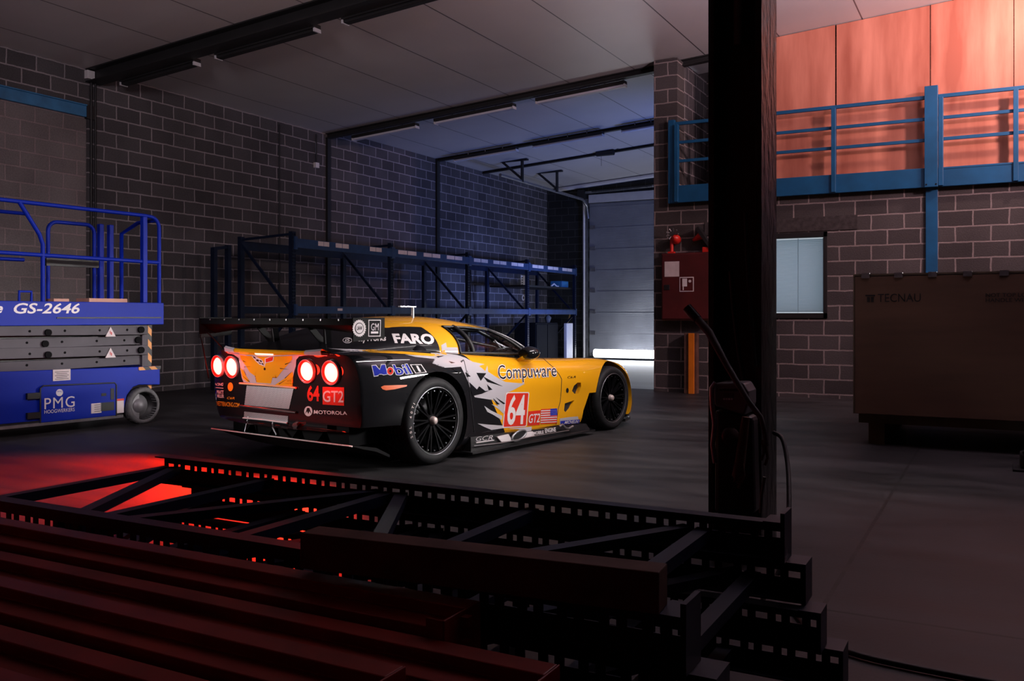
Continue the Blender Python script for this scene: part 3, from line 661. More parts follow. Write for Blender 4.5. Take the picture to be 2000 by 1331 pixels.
b = MB(); b.tube([(.12, WY * .55, 1.345), (.12, WY * .55, 2.15), (.14, WY * .3, 2.26), (.18, .05, 2.28)], R * 1.1, 8); b.build('end_rail', 'lift_blue', L_)
g = MB(); yg = .62
g.tube([(-.75, yg, 1.345)] + [(-.75 + .10 - .10 * math.cos(a), yg, 2.12 + .10 * math.sin(a)) for a in [PI / 2 * k / 5 for k in range(6)]] + [(-.22 - .10 + .10 * math.sin(a), yg, 2.12 + .10 * math.cos(a)) for a in [PI / 2 * k / 5 for k in range(6)]] + [(-.22, yg, 1.345)], R, 10)
gate = g.build('entry_gate', 'lift_blue', L_); b = MB(); b.box((-.78, yg - .025, 1.74), (-.18, yg + .025, 1.82)); b.build('gate_bar', 'black', gate)
for x in (-.15, -.03): MB().box((x - .025, yg - .03, 1.345), (x + .03, yg + .03, 2.24)).build('gate_post', 'lift_blue', L_, .008)
M['plank'] = wood_mat('pale plank', (.45, .22, .17), (.55, .30, .22), (1, 4, 4))
MB().box((-.62, .05, 1.345), (-.18, .30, 1.385)).build('floor_board', 'plank', L_); MB().box((-1.0, .05, 1.345), (-.84, .2, 1.375)).build('floor_board', 'plank', L_)
b = MB(); b.tube([(-1.36, .03, 1.34), (-1.36, .03, 1.44), (-1.24, .03, 1.44), (-1.24, .03, 1.34)], .014, 8); b.build('tie_loop', 'lift_blue', L_)
# ================================================================== wooden crate
K = thing('plywood_crate', 'big brown plywood crate standing on dark skids below the mezzanine', 'crate', (-1.18, 8.85, 0))
b = MB(); b.box((0, 0, .295), (3.2, 2.1, 1.572)); b.build('panel', 'crate_ply', K, .004)
b = MB()
for x in (.02, 1.5, 3.0): b.box((x + .08, .18, 0), (x + .22, 1.95, .295))
b.box((.02, .12, .20), (3.18, 1.98, .293)); b.build('skid', 'crate_timber', K)
b = MB(); b.box((-.012, -.004, .295), (.0, .06, 1.575)); b.box((-.012, 0, 1.56), (3.2, .02, 1.585)); b.build('edge_trim', 'crate_timber', K)
for k in range(9): MB().box((.06 + k * .28, -.012, 1.545), (.13 + k * .28, .03, 1.592)).build('corner_clip', 'grey_steel', K)
flat_text('TECNAU', 'lettering', 'black', K, (.20, -.0015, 1.325), (1, 0, 0), (0, 0, 1), .36, .075, .0)
b = MB(); b.box((.095, -.003, 1.378), (.178, -.0005, 1.392)); b.box((.108, -.003, 1.325), (.132, -.0005, 1.372)); b.box((.142, -.003, 1.325), (.166, -.0005, 1.372)); b.build('crate_emblem', 'black', K)
flat_text('NOT TOP LOADABLE', 'lettering', 'black', K, (1.075, -.0015, 1.362), (1, 0, 0), (0, 0, 1), .50, .033, .005)
flat_text('HANDLE WITH CARE', 'lettering', 'black', K, (1.075, -.0015, 1.318), (1, 0, 0), (0, 0, 1), .50, .033, .005)
# dark foot of equipment at the right edge
t = thing('equipment_foot', 'dark steel equipment foot on the floor at the right edge', 'foot', tuple(on_z(1998, 921, 0)))
MB().box((-.07, -.06, 0), (.3, .25, .02)).build('base_plate', 'black', t, .004)
MB().box((-.02, -.02, .02), (.3, .2, .14)).build('block', 'black', t, .02)
b = MB(); b.tube([(.0, 0, .14), (.05, .0, .17), (.2, .05, .17)], .02, 8); b.build('handle', 'black_steel', t)
# ================================================================== big black column in front
cx0, cx1, cy0, cy1 = -1.284, -1.02, 4.44, 4.78
P = thing('steel_column', 'big black steel column with cables, standing in front of the mezzanine wall', 'column', ((cx0 + cx1) / 2, cy0, 0))
hw = (cx1 - cx0) / 2; ztop = ceil_z(-1.15) - .01
paint = mat('peeling black paint', (.012, .013, .016), .40, 0, .4, 9)
nt = paint.node_tree; bs = nt.nodes['Principled BSDF']
bump(nt, bs, noise(nt, 16, 6, stretch=(1, 1, .45)), .9, .03)
for x in (-hw, hw - .03): MB().box((x, 0, 0), (x + .03, cy1 - cy0, ztop)).build('flange', paint, P, .003)
MB().box((-hw + .02, .12, 0), (hw - .02, .15, ztop)).build('web', 'black', P)
b = MB(); b.tube([(.005, .05, 2.55), (.005, .05, 3.7)], .022, 8); b.build('pipe', 'grey_rubber', P)
def onc(px, py, y=4.42):
    p = on_y(px, py, y); return (p.x - (cx0 + cx1) / 2, p.y - cy0, p.z)
b = MB(); b.tube([onc(1456, 415), onc(1460, 520), onc(1468, 640), onc(1474, 715)], .011, 7); b.build('cable', 'rubber', P)
b = MB(); b.tube([onc(1427, 530), onc(1432, 600), onc(1443, 690), onc(1453, 745)], .011, 7); b.build('cable', 'rubber', P)
t = thing('wooden_handle', 'thin dark pole slanting across the big black column', 'pole', (0, 0, 0))
b = MB(); b.tube([on_y(*q) for q in ((1343, 602, 4.20), (1385, 650, 4.18), (1420, 715, 4.15), (1462, 785, 4.14), (1486, 815, 4.14), (1494, 845, 4.15), (1497, 870, 4.17))], [.02, .02, .016, .014, .012, .012, .012], 8); b.build('shaft', 'grey_rubber', t)
b = MB(); b.tube([on_y(1342, 601, 4.20), on_y(1362, 624, 4.19)], .024, 8); b.build('grip', 'black_steel', t)
t = thing('welding_unit', 'dark boxed control unit with curved rim strapped to the black column', 'machine', tuple(on_y(1438, 985, 4.3)))
o0 = Vector(t.location)
def ow(px, py, y): return on_y(px, py, y) - o0
def poly_prism(pts, y, dp): 
    return MB().prism([ow(a, c, y) for a, c in pts], (0, dp, 0))
poly_prism([(1392, 755), (1398, 748), (1452, 748), (1462, 765), (1462, 790), (1455, 812), (1400, 795), (1393, 790)], 4.22, .16).build('case', 'hub_grey', t, .012, label='dark grey case')
poly_prism([(1405, 760), (1448, 760), (1448, 765), (1405, 764)], 4.21, .03).build('slot', 'black', t)
poly_prism([(1412, 768), (1431, 769), (1431, 777), (1412, 776)], 4.21, .03).build('display', 'grey_rubber', t)
b = MB()
for k in range(4):
    p = ow(1414 + k * 5, 780, 4.21); b.cyl(p, p + Vector((0, .02, 0)), .005, 6)
b.build('lamp_dot', 'white', t)
b = MB(); b.tube([ow(*q, 4.2) for q in ((1398, 748), (1390, 758), (1391, 790), (1396, 830), (1392, 870), (1397, 905))], .012, 8); b.build('curved_rim', 'grey_steel', t)
poly_prism([(1395, 800), (1470, 815), (1475, 1005), (1395, 1005)], 4.26, .12).build('hanging_cover', 'black', t, .02)
b = MB(); p = ow(1427, 853, 4.2); b.lathe([(0, -.012), (.035, -.012), (.045, 0), (.035, .012), (0, .012)], p, (.6, -.75, .2), 18); b.build('red_disc', 'red_dark', t)
b = MB(); b.tube([ow(*q, 4.19) for q in ((1457, 815), (1452, 850), (1446, 900), (1441, 930), (1445, 945))], [.018, .022, .024, .028, .012], 8); b.build('strap', 'brown_steel', t)
for a, c in ((1436, 928), (1450, 930), (1444, 940), (1489, 885), (1496, 895)): MB().tube([ow(a, c - 25, 4.18), ow(a + 3, c, 4.17), ow(a - 2, c + 14, 4.17)], .007, 5).build('rag_end', 'brown_steel', t)
b = MB(); b.tube([Vector((.06, 0, 0)) + ow(*q, 4.18) for q in ((1468, 930), (1462, 965), (1460, 1000))], .008, 6); b.build('cord', 'grey_rubber', t)
# loose cable to the right of the column and along the floor
b = MB(); pts = [on_y(1512, 846, 4.55), on_y(1528, 858, 4.45), on_y(1538, 905, 4.35), on_y(1541, 960, 4.2), on_y(1540, 1020, 4.05), on_y(1535, 1090, 3.9)]
pts += [Vector((-.86, 3.75, .013)), on_z(1545, 1190, .013), on_z(1585, 1235, .013), on_z(1660, 1275, .013), on_z(1800, 1308, .013), on_z(2000, 1345, .013)]
sm = []
for i in range(len(pts) - 1):
    p0_, p1_, p2_, p3_ = pts[max(i - 1, 0)], pts[i], pts[i + 1], pts[min(i + 2, len(pts) - 1)]
    for k in range(5):
        u = k / 5; sm.append(.5 * ((2 * p1_) + (p2_ - p0_) * u + (2 * p0_ - 5 * p1_ + 4 * p2_ - p3_) * u * u + (3 * p1_ - p0_ - 3 * p2_ + p3_) * u ** 3))
sm.append(pts[-1]); b.tube(sm, .011, 8); tag(b.build('loose_cable', 'rubber'), 'black cable looping down beside the column and over the floor to the right', 'cable')
# ================================================================== stacked rack frames in the foreground
YF, YN = 2.70, 1.775
def lying_frame(label, ztop, x0, x1, dy=0., holes=True, shift=0.):
    """an upright frame lying flat: two perforated posts along x, struts between"""
    T = thing('rack_frame', label, 'rack frame', (x1, YN + dy, ztop), 0, 'perforated rack frames stacked in the foreground')
    n = x1 - x0; th = .11
    for (yy, s) in ((0, -1), (YF - YN, 1)):
        b = MB(); yb = yy - s * .05
        for zz in (0, -th): b.box((-n, min(yy, yb), zz - (.003 if zz == 0 else 0)), (0, max(yy, yb), zz + (0 if zz == 0 else .003)))
        zs = [0, -.034, -.056, -th]
        x = -n
        while x < -.001:
            for (w1, hole) in ((.024, 0), (.034, 1), (.024, 0), (.016, 1)):
                xe = min(x + w1, 0)
                if xe - x < .002: break
                zz = [0, -.034, -.052, -th] if w1 > .02 else [0, -.034, -.054, -th]
                for k in range(3):
                    if hole and k == 1: continue
                    b.add([(x, yy, zz[k]), (xe, yy, zz[k]), (xe, yy, zz[k + 1]), (x, yy, zz[k + 1])], [(0, 1, 2, 3)])
                x = xe
            if xe - x > 0: pass
            if x >= -.003: break
        b.build('perforated_post', 'rack_blue', T, solid=.003)
        b = MB(); b.box((0, yy - .05, -.113), (.012, yy + .05, .03 if ztop > .55 else .003)); b.box((-.05, yy - .05, -.0), (0.0, yy + .05, .003)); b.build('foot_plate', 'rack_blue', T)
    d = YF - YN - .08; y0 = .04
    xs = [-n + .06]; k = 0
    while xs[-1] < -.5: xs.append(xs[-1] + .58)
    for i, x in enumerate(xs):
        b = MB(); b.bar((x, y0, -.055), (x, y0 + d, -.055), .045, .035); b.build('strut', 'rack_blue', T)
        if i + 1 < len(xs):
            a_, c_ = (y0 + d, y0) if i % 2 == 0 else (y0, y0 + d)
            b = MB(); b.bar((x + .05, a_, -.05), (xs[i + 1] - .05, c_, -.05), .045, .03); b.build('strut', 'rack_blue', T)
    return T
lying_frame('blue perforated rack frame lying topmost in the foreground stack', .60, -3.16, -.555)
lying_frame('blue perforated rack frame lying second from the top in the foreground stack', .483, -3.02, -.50, .02)
lying_frame('blue perforated rack frame lying third from the top in the foreground stack', .366, -3.3, -.45, -.03)
lying_frame('blue perforated rack frame lying lowest in the foreground stack', .249, -3.1, -.40, .03)
for i, (x, lab) in enumerate(((-2.7, 'square timber bearer under the left end of the foreground rack frames'), (-1.7, 'square timber bearer under the middle of the foreground rack frames'), (-.9, 'square timber bearer under the right end of the foreground rack frames'))):
    b = MB(); b.box((x - .06, .45, 0), (x + .06, 2.78, .115)); tag(b.build('timber_bearer', 'crate_timber'), lab, 'timber')
# orange red shelf beams
def shelf_beam(label, x0, x1, y, ztop, h=.12, wd=.055, m='orange_steel', ang=0., conn=True):
    T = thing('shelf_beam', label, 'shelf beam', (x1, y, ztop - h), ang, 'orange shelf beams stacked in the foreground')
    n = x1 - x0
    b = MB(); b.prism([(-n, -wd / 2, 0), (-n, wd / 2, 0), (-n, wd / 2, h), (-n, 0.004, h), (-n, 0.004, h - .025), (-n, -wd / 2, h - .025)] if conn else [(-n, -wd / 2, 0), (-n, wd / 2, 0), (-n, wd / 2, h), (-n, -wd / 2, h)], (n, 0, 0)); b.build('beam', m, T, .003)
    if conn:
        b = MB(); b.box((0, -wd / 2 - .02, -.03), (.005, wd / 2, h + .0)); b.box((-.04, -wd / 2 - .02, -.03), (.005, -wd / 2 - .015, h)); b.build('end_bracket', m, T, .002)
        b = MB()
        for z in (.0, .05, .1): b.box((.005, -.02, z), (.022, .0, z + .02))
        b.build('hook', m, T)
    return T
od = ['first', 'second', 'third', 'fourth', 'fifth', 'sixth', 'seventh', 'eighth', 'ninth', 'tenth', 'eleventh']
random.seed(11)
shelf_beam('brown box beam lying across the near side of the top rack frame', -1.46, -.60, 1.755, .688, .085, .075, 'brown_steel', .10, False)
xe = [-.98, -.72, -.96, -.80, -.92, -.76]
for i in range(6):
    shelf_beam('dark orange shelf beam, %s from the perforated frames in the foreground stack' % od[i], -3.4 + random.uniform(-.1, .1), xe[i], 1.60 - i * .152, .59 - .02 * (i % 2) - .016 * i, .13, .125)
for x, lab in ((-2.9, 'stacked timber block under the left of the orange beams'), (-1.3, 'stacked timber block under the right of the orange beams')):
    b = MB(); b.box((x - .05, .75, .118), (x + .05, 1.70, .355)); tag(b.build('timber_block', 'crate_timber'), lab, 'timber')
# ================================================================== the race car
CARYAW = math.radians(81.3068)
CAR = thing('race_car', 'low yellow, silver and black race car with lit tail lamps and a big rear wing', 'car', (-4.9627, 6.2463, 0), CARYAW)
CM = Matrix.Translation((-4.9627, 6.2463, 0)) @ Matrix.Rotation(CARYAW, 4, 'Z'); CI = CM.inverted()
EYE_L = CI @ Vector((0, 0, EYE))
def cray(px, py): return (CI.to_3x3() @ ray(px, py)).normalized()
def on_v(px, py, v):
    d = cray(px, py); t = (v - EYE_L.y) / d.y; return EYE_L + d * t
def on_u(px, py, u):
    d = cray(px, py); t = (u - EYE_L.x) / d.x; return EYE_L + d * t
def curve(tab, x):
    if x <= tab[0][0]: return tab[0][1]
    if x >= tab[-1][0]: return tab[-1][1]
    for i in range(len(tab) - 1):
        x0, y0 = tab[i]; x1, y1 = tab[i + 1]
        if x <= x1:
            m0 = (y1 - tab[i - 1][1]) / (x1 - tab[i - 1][0]) if i > 0 else (y1 - y0) / (x1 - x0)
            m1 = (tab[i + 2][1] - y0) / (tab[i + 2][0] - x0) if i + 2 < len(tab) else (y1 - y0) / (x1 - x0)
            h = x1 - x0; t = (x - x0) / h
            return y0 * (2 * t ** 3 - 3 * t * t + 1) + h * m0 * (t ** 3 - 2 * t * t + t) + y1 * (3 * t * t - 2 * t ** 3) + h * m1 * (t ** 3 - t * t)
# --- paints
def livery_mat():
    m, nt, b, N, L = new_mat('yellow and black car paint')
    tc = N('ShaderNodeTexCoord'); s = N('ShaderNodeSeparateXYZ'); L(tc.outputs['Object'], s.inputs[0])
    f = math_node(nt, 'GREATER_THAN', math_node(nt, 'ADD', s.outputs[0], math_node(nt, 'MULTIPLY', s.outputs[2], .75)), 1.12)
    low = math_node(nt, 'GREATER_THAN', s.outputs[2], .135)
    L(mix_col(nt, math_node(nt, 'MULTIPLY', f, low), (.007, .007, .009), (.80, .36, .008)), b.inputs['Base Color'])
    b.inputs['Roughness'].default_value = .55; b.inputs['Specular IOR Level'].default_value = .03; b.inputs['Coat Weight'].default_value = 1; b.inputs['Coat Roughness'].default_value = .03
    return m
M['livery'] = livery_mat()
def paint_mat(name, col, rough=.5): return mat(name, col, rough, 0, 0, coat=1, spec=.04)
M['yellow'] = paint_mat('car yellow', (.80, .36, .008))
M['silver'] = paint_mat('car silver grey', (.46, .43, .47))
M['gloss_black'] = paint_mat('car black', (.007, .007, .009), .5)
M['carbon'] = mat('carbon black', (.012, .012, .014), .35, 0, .3, 40, coat=.6)
M['sticker_red'] = paint_mat('sticker red', (.66, .03, .016))
M['sticker_white'] = paint_mat('sticker white', (.72, .66, .68))
M['sticker_blue'] = paint_mat('sticker blue', (.018, .03, .36))
M['sticker_orange'] = paint_mat('sticker orange', (.85, .33, .02))
M['rim_black'] = mat('gloss black wheel', (.003, .003, .004), .55, 0, 0, coat=.03, spec=.06)
M['tyre'] = mat('tyre rubber', (.011, .011, .013), .6, 0, .3, 20, spec=.25)
M['nut'] = mat('pale wheel nut', (.62, .50, .48), .35, .3, .05, 8)
M['side_marker'] = mat('orange marker lens', (.75, .13, .03), .3, 0, .05, 8)
M['lens_red'] = mat('red lamp housing', (.55, .005, .004), .25, 0, 0, coat=1)
M['lens_ring'] = mat('lit red lens ring', (.5, .004, .003), .25, 0, 0, emit=.9, ecol=(1, .008, .004))
M['lens_glow'] = mat('glowing lamp lens', (1, .2, .15), .3, 0, 0, emit=4, ecol=(1, .30, .22))
M['mesh_grey'] = None
def mesh_mat(name, diag):
    m, nt, b, N, L = new_mat(name)
    tc = N('ShaderNodeTexCoord'); s = N('ShaderNodeSeparateXYZ'); L(tc.outputs['Object'], s.inputs[0])
    a = math_node(nt, 'ADD', s.outputs[1], s.outputs[2]); c = math_node(nt, 'SUBTRACT', s.outputs[1], s.outputs[2])
    k = 2 * PI / .015
    f = math_node(nt, 'MULTIPLY', math_node(nt, 'ADD', math_node(nt, 'SINE', math_node(nt, 'MULTIPLY', a, k)), 1), .5)
    g = math_node(nt, 'MULTIPLY', math_node(nt, 'ADD', math_node(nt, 'SINE', math_node(nt, 'MULTIPLY', c, k)), 1), .5)
    h = math_node(nt, 'MAXIMUM', f, g); h = math_node(nt, 'GREATER_THAN', h, .62)
    L(mix_col(nt, h, (.02, .02, .022), (.50, .47, .50)), b.inputs['Base Color']); b.inputs['Roughness'].default_value = .4; b.inputs['Metallic'].default_value = .4
    return m
M['mesh_grey'] = mesh_mat('woven grey mesh', 1)
gm, nt, bs, N, L = new_mat('dark car window')
tr = N('ShaderNodeBsdfTransparent'); tr.inputs[0].default_value = (.86, .88, .90, 1); gl = N('ShaderNodeBsdfGlossy'); gl.inputs['Roughness'].default_value = .02
mx = N('ShaderNodeMixShader'); mx.inputs[0].default_value = .02
L(tr.outputs[0], mx.inputs[1]); L(gl.outputs[0], mx.inputs[2]); L(mx.outputs[0], nt.nodes['Material Output'].inputs[0])
M['car_glass'] = gm
# --- lower body: loft of sections along u
W_ = [(-.92, .90), (-.8, .95), (-.55, .985), (-.25, 1.0), (.1, 1.0), (.45, .985), (.8, .955), (1.3, .945), (1.7, .955), (2.1, .985), (2.5, 1.005), (2.8, 1.01), (3.1, 1.005), (3.25, .985), (3.4, .95), (3.6, .88), (3.72, .80)]
ZS = [(-.92, .915), (-.75, .925), (-.4, .935), (0, .93), (.3, .905), (.6, .872), (1.0, .845), (1.4, .81), (1.8, .785), (2.2, .775), (2.5, .772), (2.75, .755), (3.0, .715), (3.3, .63), (3.55, .50), (3.72, .40)]
ZC = [(-.92, .925), (-.7, .925), (-.3, .88), (.2, .83), (1.2, .80), (1.6, .80), (2.0, .77), (2.6, .70), (3.1, .61), (3.5, .46), (3.72, .36)]
ZB = [(-.92, .315), (-.55, .315), (-.35, .20), (-.2, .10), (3.72, .09)]
def warp(u, v, z):
    if u < -.25:
        k = min(1, (-.25 - u) / .6); u += k * (.20 * abs(v) ** 3.2 + .30 * max(0, .46 - z) + .10 * max(0, z - .72))
    if u > 3.1:
        k = min(1, (u - 3.1) / .62); u -= k * (.40 * abs(v) ** 2.4)
    return (u, v, z)
def ring(u):
    w_, zs, zc, zb = curve(W_, u), curve(ZS, u), curve(ZC, u), curve(ZB, u)
    tuck = .03 if .4 < u < 2.3 else .0
    h = [(0, zb), (w_ * .5, zb), (w_ * .90, zb), (w_ * .975 - tuck, zb + .02), (w_ - tuck, zb + .12), (w_ - tuck * .9, zb + (zs - zb) * .45), (w_ * 1.0 - tuck * .3, zs - .27), (w_ * .985, zs - .175), (w_ * .955, zs - .085), (w_ * .905, zs - .025), (w_ * .83, zs - .002), (w_ * .52, zs * .55 + zc * .45), (w_ * .25, zc), (0, zc)]
    full = h + [(-v, z) for v, z in h[-2:0:-1]]
    return [warp(u, v, z) for v, z in full]
us = [-.92, -.90, -.84, -.74, -.6, -.45, -.3, -.15, 0, .15, .3, .45, .6, .8, 1.0, 1.2, 1.4, 1.6, 1.8, 2.0, 2.2, 2.4, 2.6, 2.78, 2.95, 3.12, 3.28, 3.43, 3.56, 3.66, 3.72]
b = MB(); rows = [ring(u) for u in us]; b.loft(rows, True, True)
def cap(r, flip):
    n = len(r); half = n // 2; o = len(b.v); b.v += [tuple(p) for p in r]
    for i in range(half):
        q = [i, i + 1, (n - i - 1) % n, (n - i) % n]; q = [x for k, x in enumerate(q) if x not in q[:k]]
        b.f.append(tuple(o + x for x in (q if flip else q[::-1]))); b.s.append(True)
cap(rows[0], False); cap(rows[-1], True)
body = b.build('body_shell', 'livery', None, weld=True)
k = body.modifiers.new('s', 'SUBSURF'); k.levels = 2; k.render_levels = 2
RR, RF, WBASE = .352, .334, 2.78
def cutter(mb):
    c = bpy.data.objects.new('cutter', mb.mesh('cutter', True)); COL.objects.link(c)
    q = body.modifiers.new('cut', 'BOOLEAN'); q.object = c; q.operation = 'DIFFERENCE'; q.solver = 'EXACT'; return c
cuts = []
# scoops behind the front wheel
def side_poly(pts, v=-1.08): return [on_v(x, y, -.985) * 1 + Vector((0, v + .985, 0)) for x, y in pts]
b = MB(); b.prism(side_poly([(1121, 764), (1124, 754), (1130, 748), (1136, 748), (1136.5, 756), (1133, 769), (1126, 770)]), (0, .17, 0)); cuts.append(cutter(b))
b = MB(); b.prism(side_poly([(1110, 789), (1126.5, 782.5), (1120, 798), (1113, 807), (1109, 803)]), (0, .16, 0)); cuts.append(cutter(b))
for sgn in (-1, 1):
    b = MB(); b.lathe([(0, 0), (.405, 0), (.405, .47), (0, .47)], (.0, sgn * .60, .345), (0, sgn, 0), 40); cuts.append(cutter(b))
    b = MB(); b.lathe([(0, 0), (.385, 0), (.385, .47), (0, .47)], (WBASE, sgn * .60, .335), (0, sgn, 0), 40); cuts.append(cutter(b))
    b = MB(); b.prism([(2.18, sgn * .6, .0), (2.62, sgn * .6, .0), (2.62, sgn * .6, .42), (2.30, sgn * .6, .42), (2.22, sgn * .6, .25)], (0, sgn * .5, 0)); cuts.append(cutter(b))
    if sgn < 0:
        b = MB(); q_ = sgn * (.55 + .013 * sgn); b.prism([(-.76, q_, -.1), (-.11 - .01 * sgn, q_, -.1), (-.11 - .01 * sgn, q_, .352), (-.76, q_, .36)], (0, sgn * .6, 0)); cuts.append(cutter(b))
dg = bpy.context.evaluated_depsgraph_get()
me = bpy.data.meshes.new_from_object(body.evaluated_get(dg))
body.modifiers.clear(); body.data = me
for c in cuts: bpy.data.objects.remove(c)
for p in me.polygons: p.use_smooth = True
k = body.modifiers.new('es', 'EDGE_SPLIT'); k.split_angle = math.radians(38)
body.parent = CAR
bm = bmesh.new(); bm.from_mesh(me); BODY = BVHTree.FromBMesh(bm); bm.free()
# --- cabin
WBT = [(-.85, .56), (-.6, .64), (-.3, .73), (.1, .80), (.4, .825), (.9, .83), (1.4, .80), (1.6, .77), (1.75, .66), (1.88, .42), (1.95, .10)]
ZBT = [(-.85, .915), (0, .90), (.35, .875), (.9, .85), (1.4, .825), (1.95, .80)]
ZR = [(-.85, .925), (-.5, 1.03), (-.25, 1.10), (.0, 1.155), (.25, 1.187), (.6, 1.197), (.9, 1.18), (1.15, 1.135), (1.5, 1.0), (1.95, .805)]
def cab(ub, ut, h, side=-1):
    z0, z1 = curve(ZBT, ub), curve(ZR, ut); e = 1 - (1 - max(0, min(1, h))) ** 1
    ph = math.asin(min(1, h)); v = curve(WBT, ub) * max(0, math.cos(ph)) ** .92
    return (ub + (ut - ub) * h, side * v, z0 + (z1 - z0) * h)
HS = [0, .02, .05, .1, .18, .27, .36, .45, .54, .62, .70, .76, .82, .88, .93, .965, .985, .996, 1.0]
def patch(stations, h0, h1, sides=None, mirror=False):

    b = MB(); n = 16
    for side in (sides or ((-1, 1) if mirror else (-1,))):
        rows = []
        for (ub, ut) in stations:
            a = h0(ub, ut) if callable(h0) else h0; c = h1(ub, ut) if callable(h1) else h1
            pa, pc = math.asin(a), math.asin(c)
            rows.append([cab(ub, ut, math.sin(pa + (pc - pa) * i / n), side) for i in range(n + 1)])
        b.loft(rows)
    return b
def lin(a, c, n): return [(a[0] + (c[0] - a[0]) * i / n, a[1] + (c[1] - a[1]) * i / n) for i in range(n + 1)]
S_tail, S_h0, S_h1 = (-.85, -.85), (.23, .26), (.47, .52)
S_a0, S_a1, S_cowl = (1.50, 1.04), (1.60, 1.14), (1.95, 1.95)
hw = .72
rear_st = lin(S_tail, S_h0, 26)
def roof_edge(ub, ut): return 1.0 if ut < -.14 else (max(.80, 1 - (ut + .14) * 2.2) if ut < .0 else .80 - .08 * min(1, ut / .26))
cabin = []
M['hatch_black'] = mat('dark hatch panel', (.006, .006, .008), .38, 0, 0, coat=.2, spec=.1)
cabin.append(patch(rear_st, 0, roof_edge, mirror=True).build('rear_hatch', 'hatch_black', CAR, weld=True))
rs = [s for s in lin(S_tail, S_h0, 60) if s[1] > -.14]
cabin.append(patch(rs + lin(S_h0, S_h1, 4)[1:] + lin(S_h1, S_a0, 14)[1:] + lin(S_a0, S_a1, 3)[1:], lambda ub, ut: roof_edge(ub, ut) if ut <= .26 else hw, 1.0, mirror=True).build('roof', 'yellow', CAR, weld=True))
for sd in (-1, 1): cabin.append(patch(lin(S_h0, S_h1, 5), 0, hw, sides=(sd,)).build('roof_hoop', 'yellow', CAR, label='yellow roof hoop behind the side window'))
for sd in (-1, 1): cabin.append(patch(lin(S_h1, S_a0, 14), .0, .05, sides=(sd,)).build('window_sill', 'black', CAR))
for sd in (-1, 1):
    b = MB(); rows = []
    for (ub, ut) in lin(S_h1, S_a0, 16): rows.append([cab(ub, ut, math.sin(math.asin(.05) + (math.asin(hw) - math.asin(.05)) * i / 10), sd) for i in range(11)])
    b.loft(rows); cabin.append(b.build('side_window', 'car_glass', CAR))
for sd in (-1, 1): cabin.append(patch(lin(S_a0, S_a1, 4), 0, hw, sides=(sd,)).build('windscreen_pillar', 'gloss_black', CAR))
ws = patch(lin(S_a1, S_cowl, 16), 0, 1.0, mirror=True).build('windscreen', 'car_glass', CAR, weld=True)
def polyline(stations, h, side): return [Vector(cab(a, c, h, side)) for a, c in stations]
for sd in (-1, 1):
    b = MB(); off = Vector((0, sd * .004, .0))
    def hp(st, n=10): return [Vector(cab(st[0], st[1], .05 + (hw - .05) * i / n, sd)) for i in range(n + 1)]
    b.tube([p + off for p in polyline(lin(S_h1, S_a0, 14), hw, sd)], .011, 6); b.tube([p + off for p in polyline(lin(S_h1, S_a1, 14), .04, sd)], .012, 6)
    b.tube([p + off for p in hp(S_h1)], .012, 6); b.tube([p + off for p in hp(S_a0)], .014, 6)
    ml = (.80, .80); b.tube([Vector(cab(.66, .66, .05 + (hw - .05) * i / 8, sd)) - off * 3 for i in range(9)], .022, 6)
    b.build('window_trim', 'black', CAR)
b = MB(); b.tube([Vector(cab(S_a1[0], S_a1[1], h, -1)) + Vector((.01, -.006, .006)) for h in (0, .1, .2, .3, .4, .5, .6, .72, .8, .9, .97)], .009, 6); b.build('pillar_trim', 'grey_steel', CAR)
CAB = []
for o in cabin:
    bm = bmesh.new(); bm.from_mesh(o.data); CAB.append(BVHTree.FromBMesh(bm)); bm.free()
# --- inside: tub, cage, seat
b = MB(); b.loft([[(u, v * curve(WBT, u) * .97, curve(ZBT, u) + .004) for v in (-1, -.5, 0, .5, 1)] for u in [-.1 + .1 * i for i in range(19)]], False); b.build('cockpit_deck', 'black', CAR)
b = MB()
for sd in (-1, 1):
    b.tube([(.55, sd * .70, .86), (.50, sd * .60, 1.06), (.48, sd * .42, 1.13), (.48, 0, 1.15)], .02, 8)
    b.tube([(.50, sd * .56, 1.08), (1.05, sd * .53, 1.07), (1.48, sd * .68, .86)], .02, 8)
    b.tube([(.50, sd * .62, 1.02), (1.35, sd * .66, .88)], .016, 8); b.tube([(.5, sd * .5, 1.1), (.0, sd * .45, .92)], .018, 8)
b.tube([(1.12, -.5, 1.06), (1.12, .5, 1.06)], .018, 8); b.tube([(.52, -.66, .9), (.5, .5, 1.1)], .016, 8)
b.build('roll_cage', 'black_steel', CAR)
b = MB(); b.tube([(1.28, -.66, .875), (1.12, -.70, .97), (1.10, -.69, .965), (1.40, -.69, .875), (1.15, -.70, .895), (1.38, -.7, .90)], .010, 6); b.build('inner_handle', 'grey_steel', CAR)
b = MB(); b.lathe([(.0, 0), (.10, 0), (.20, .06), (.20, .16), (.0, .16)], (.72, .36, .86), (0, 0, 1), 14); b.build('seat_headrest', 'black', CAR)
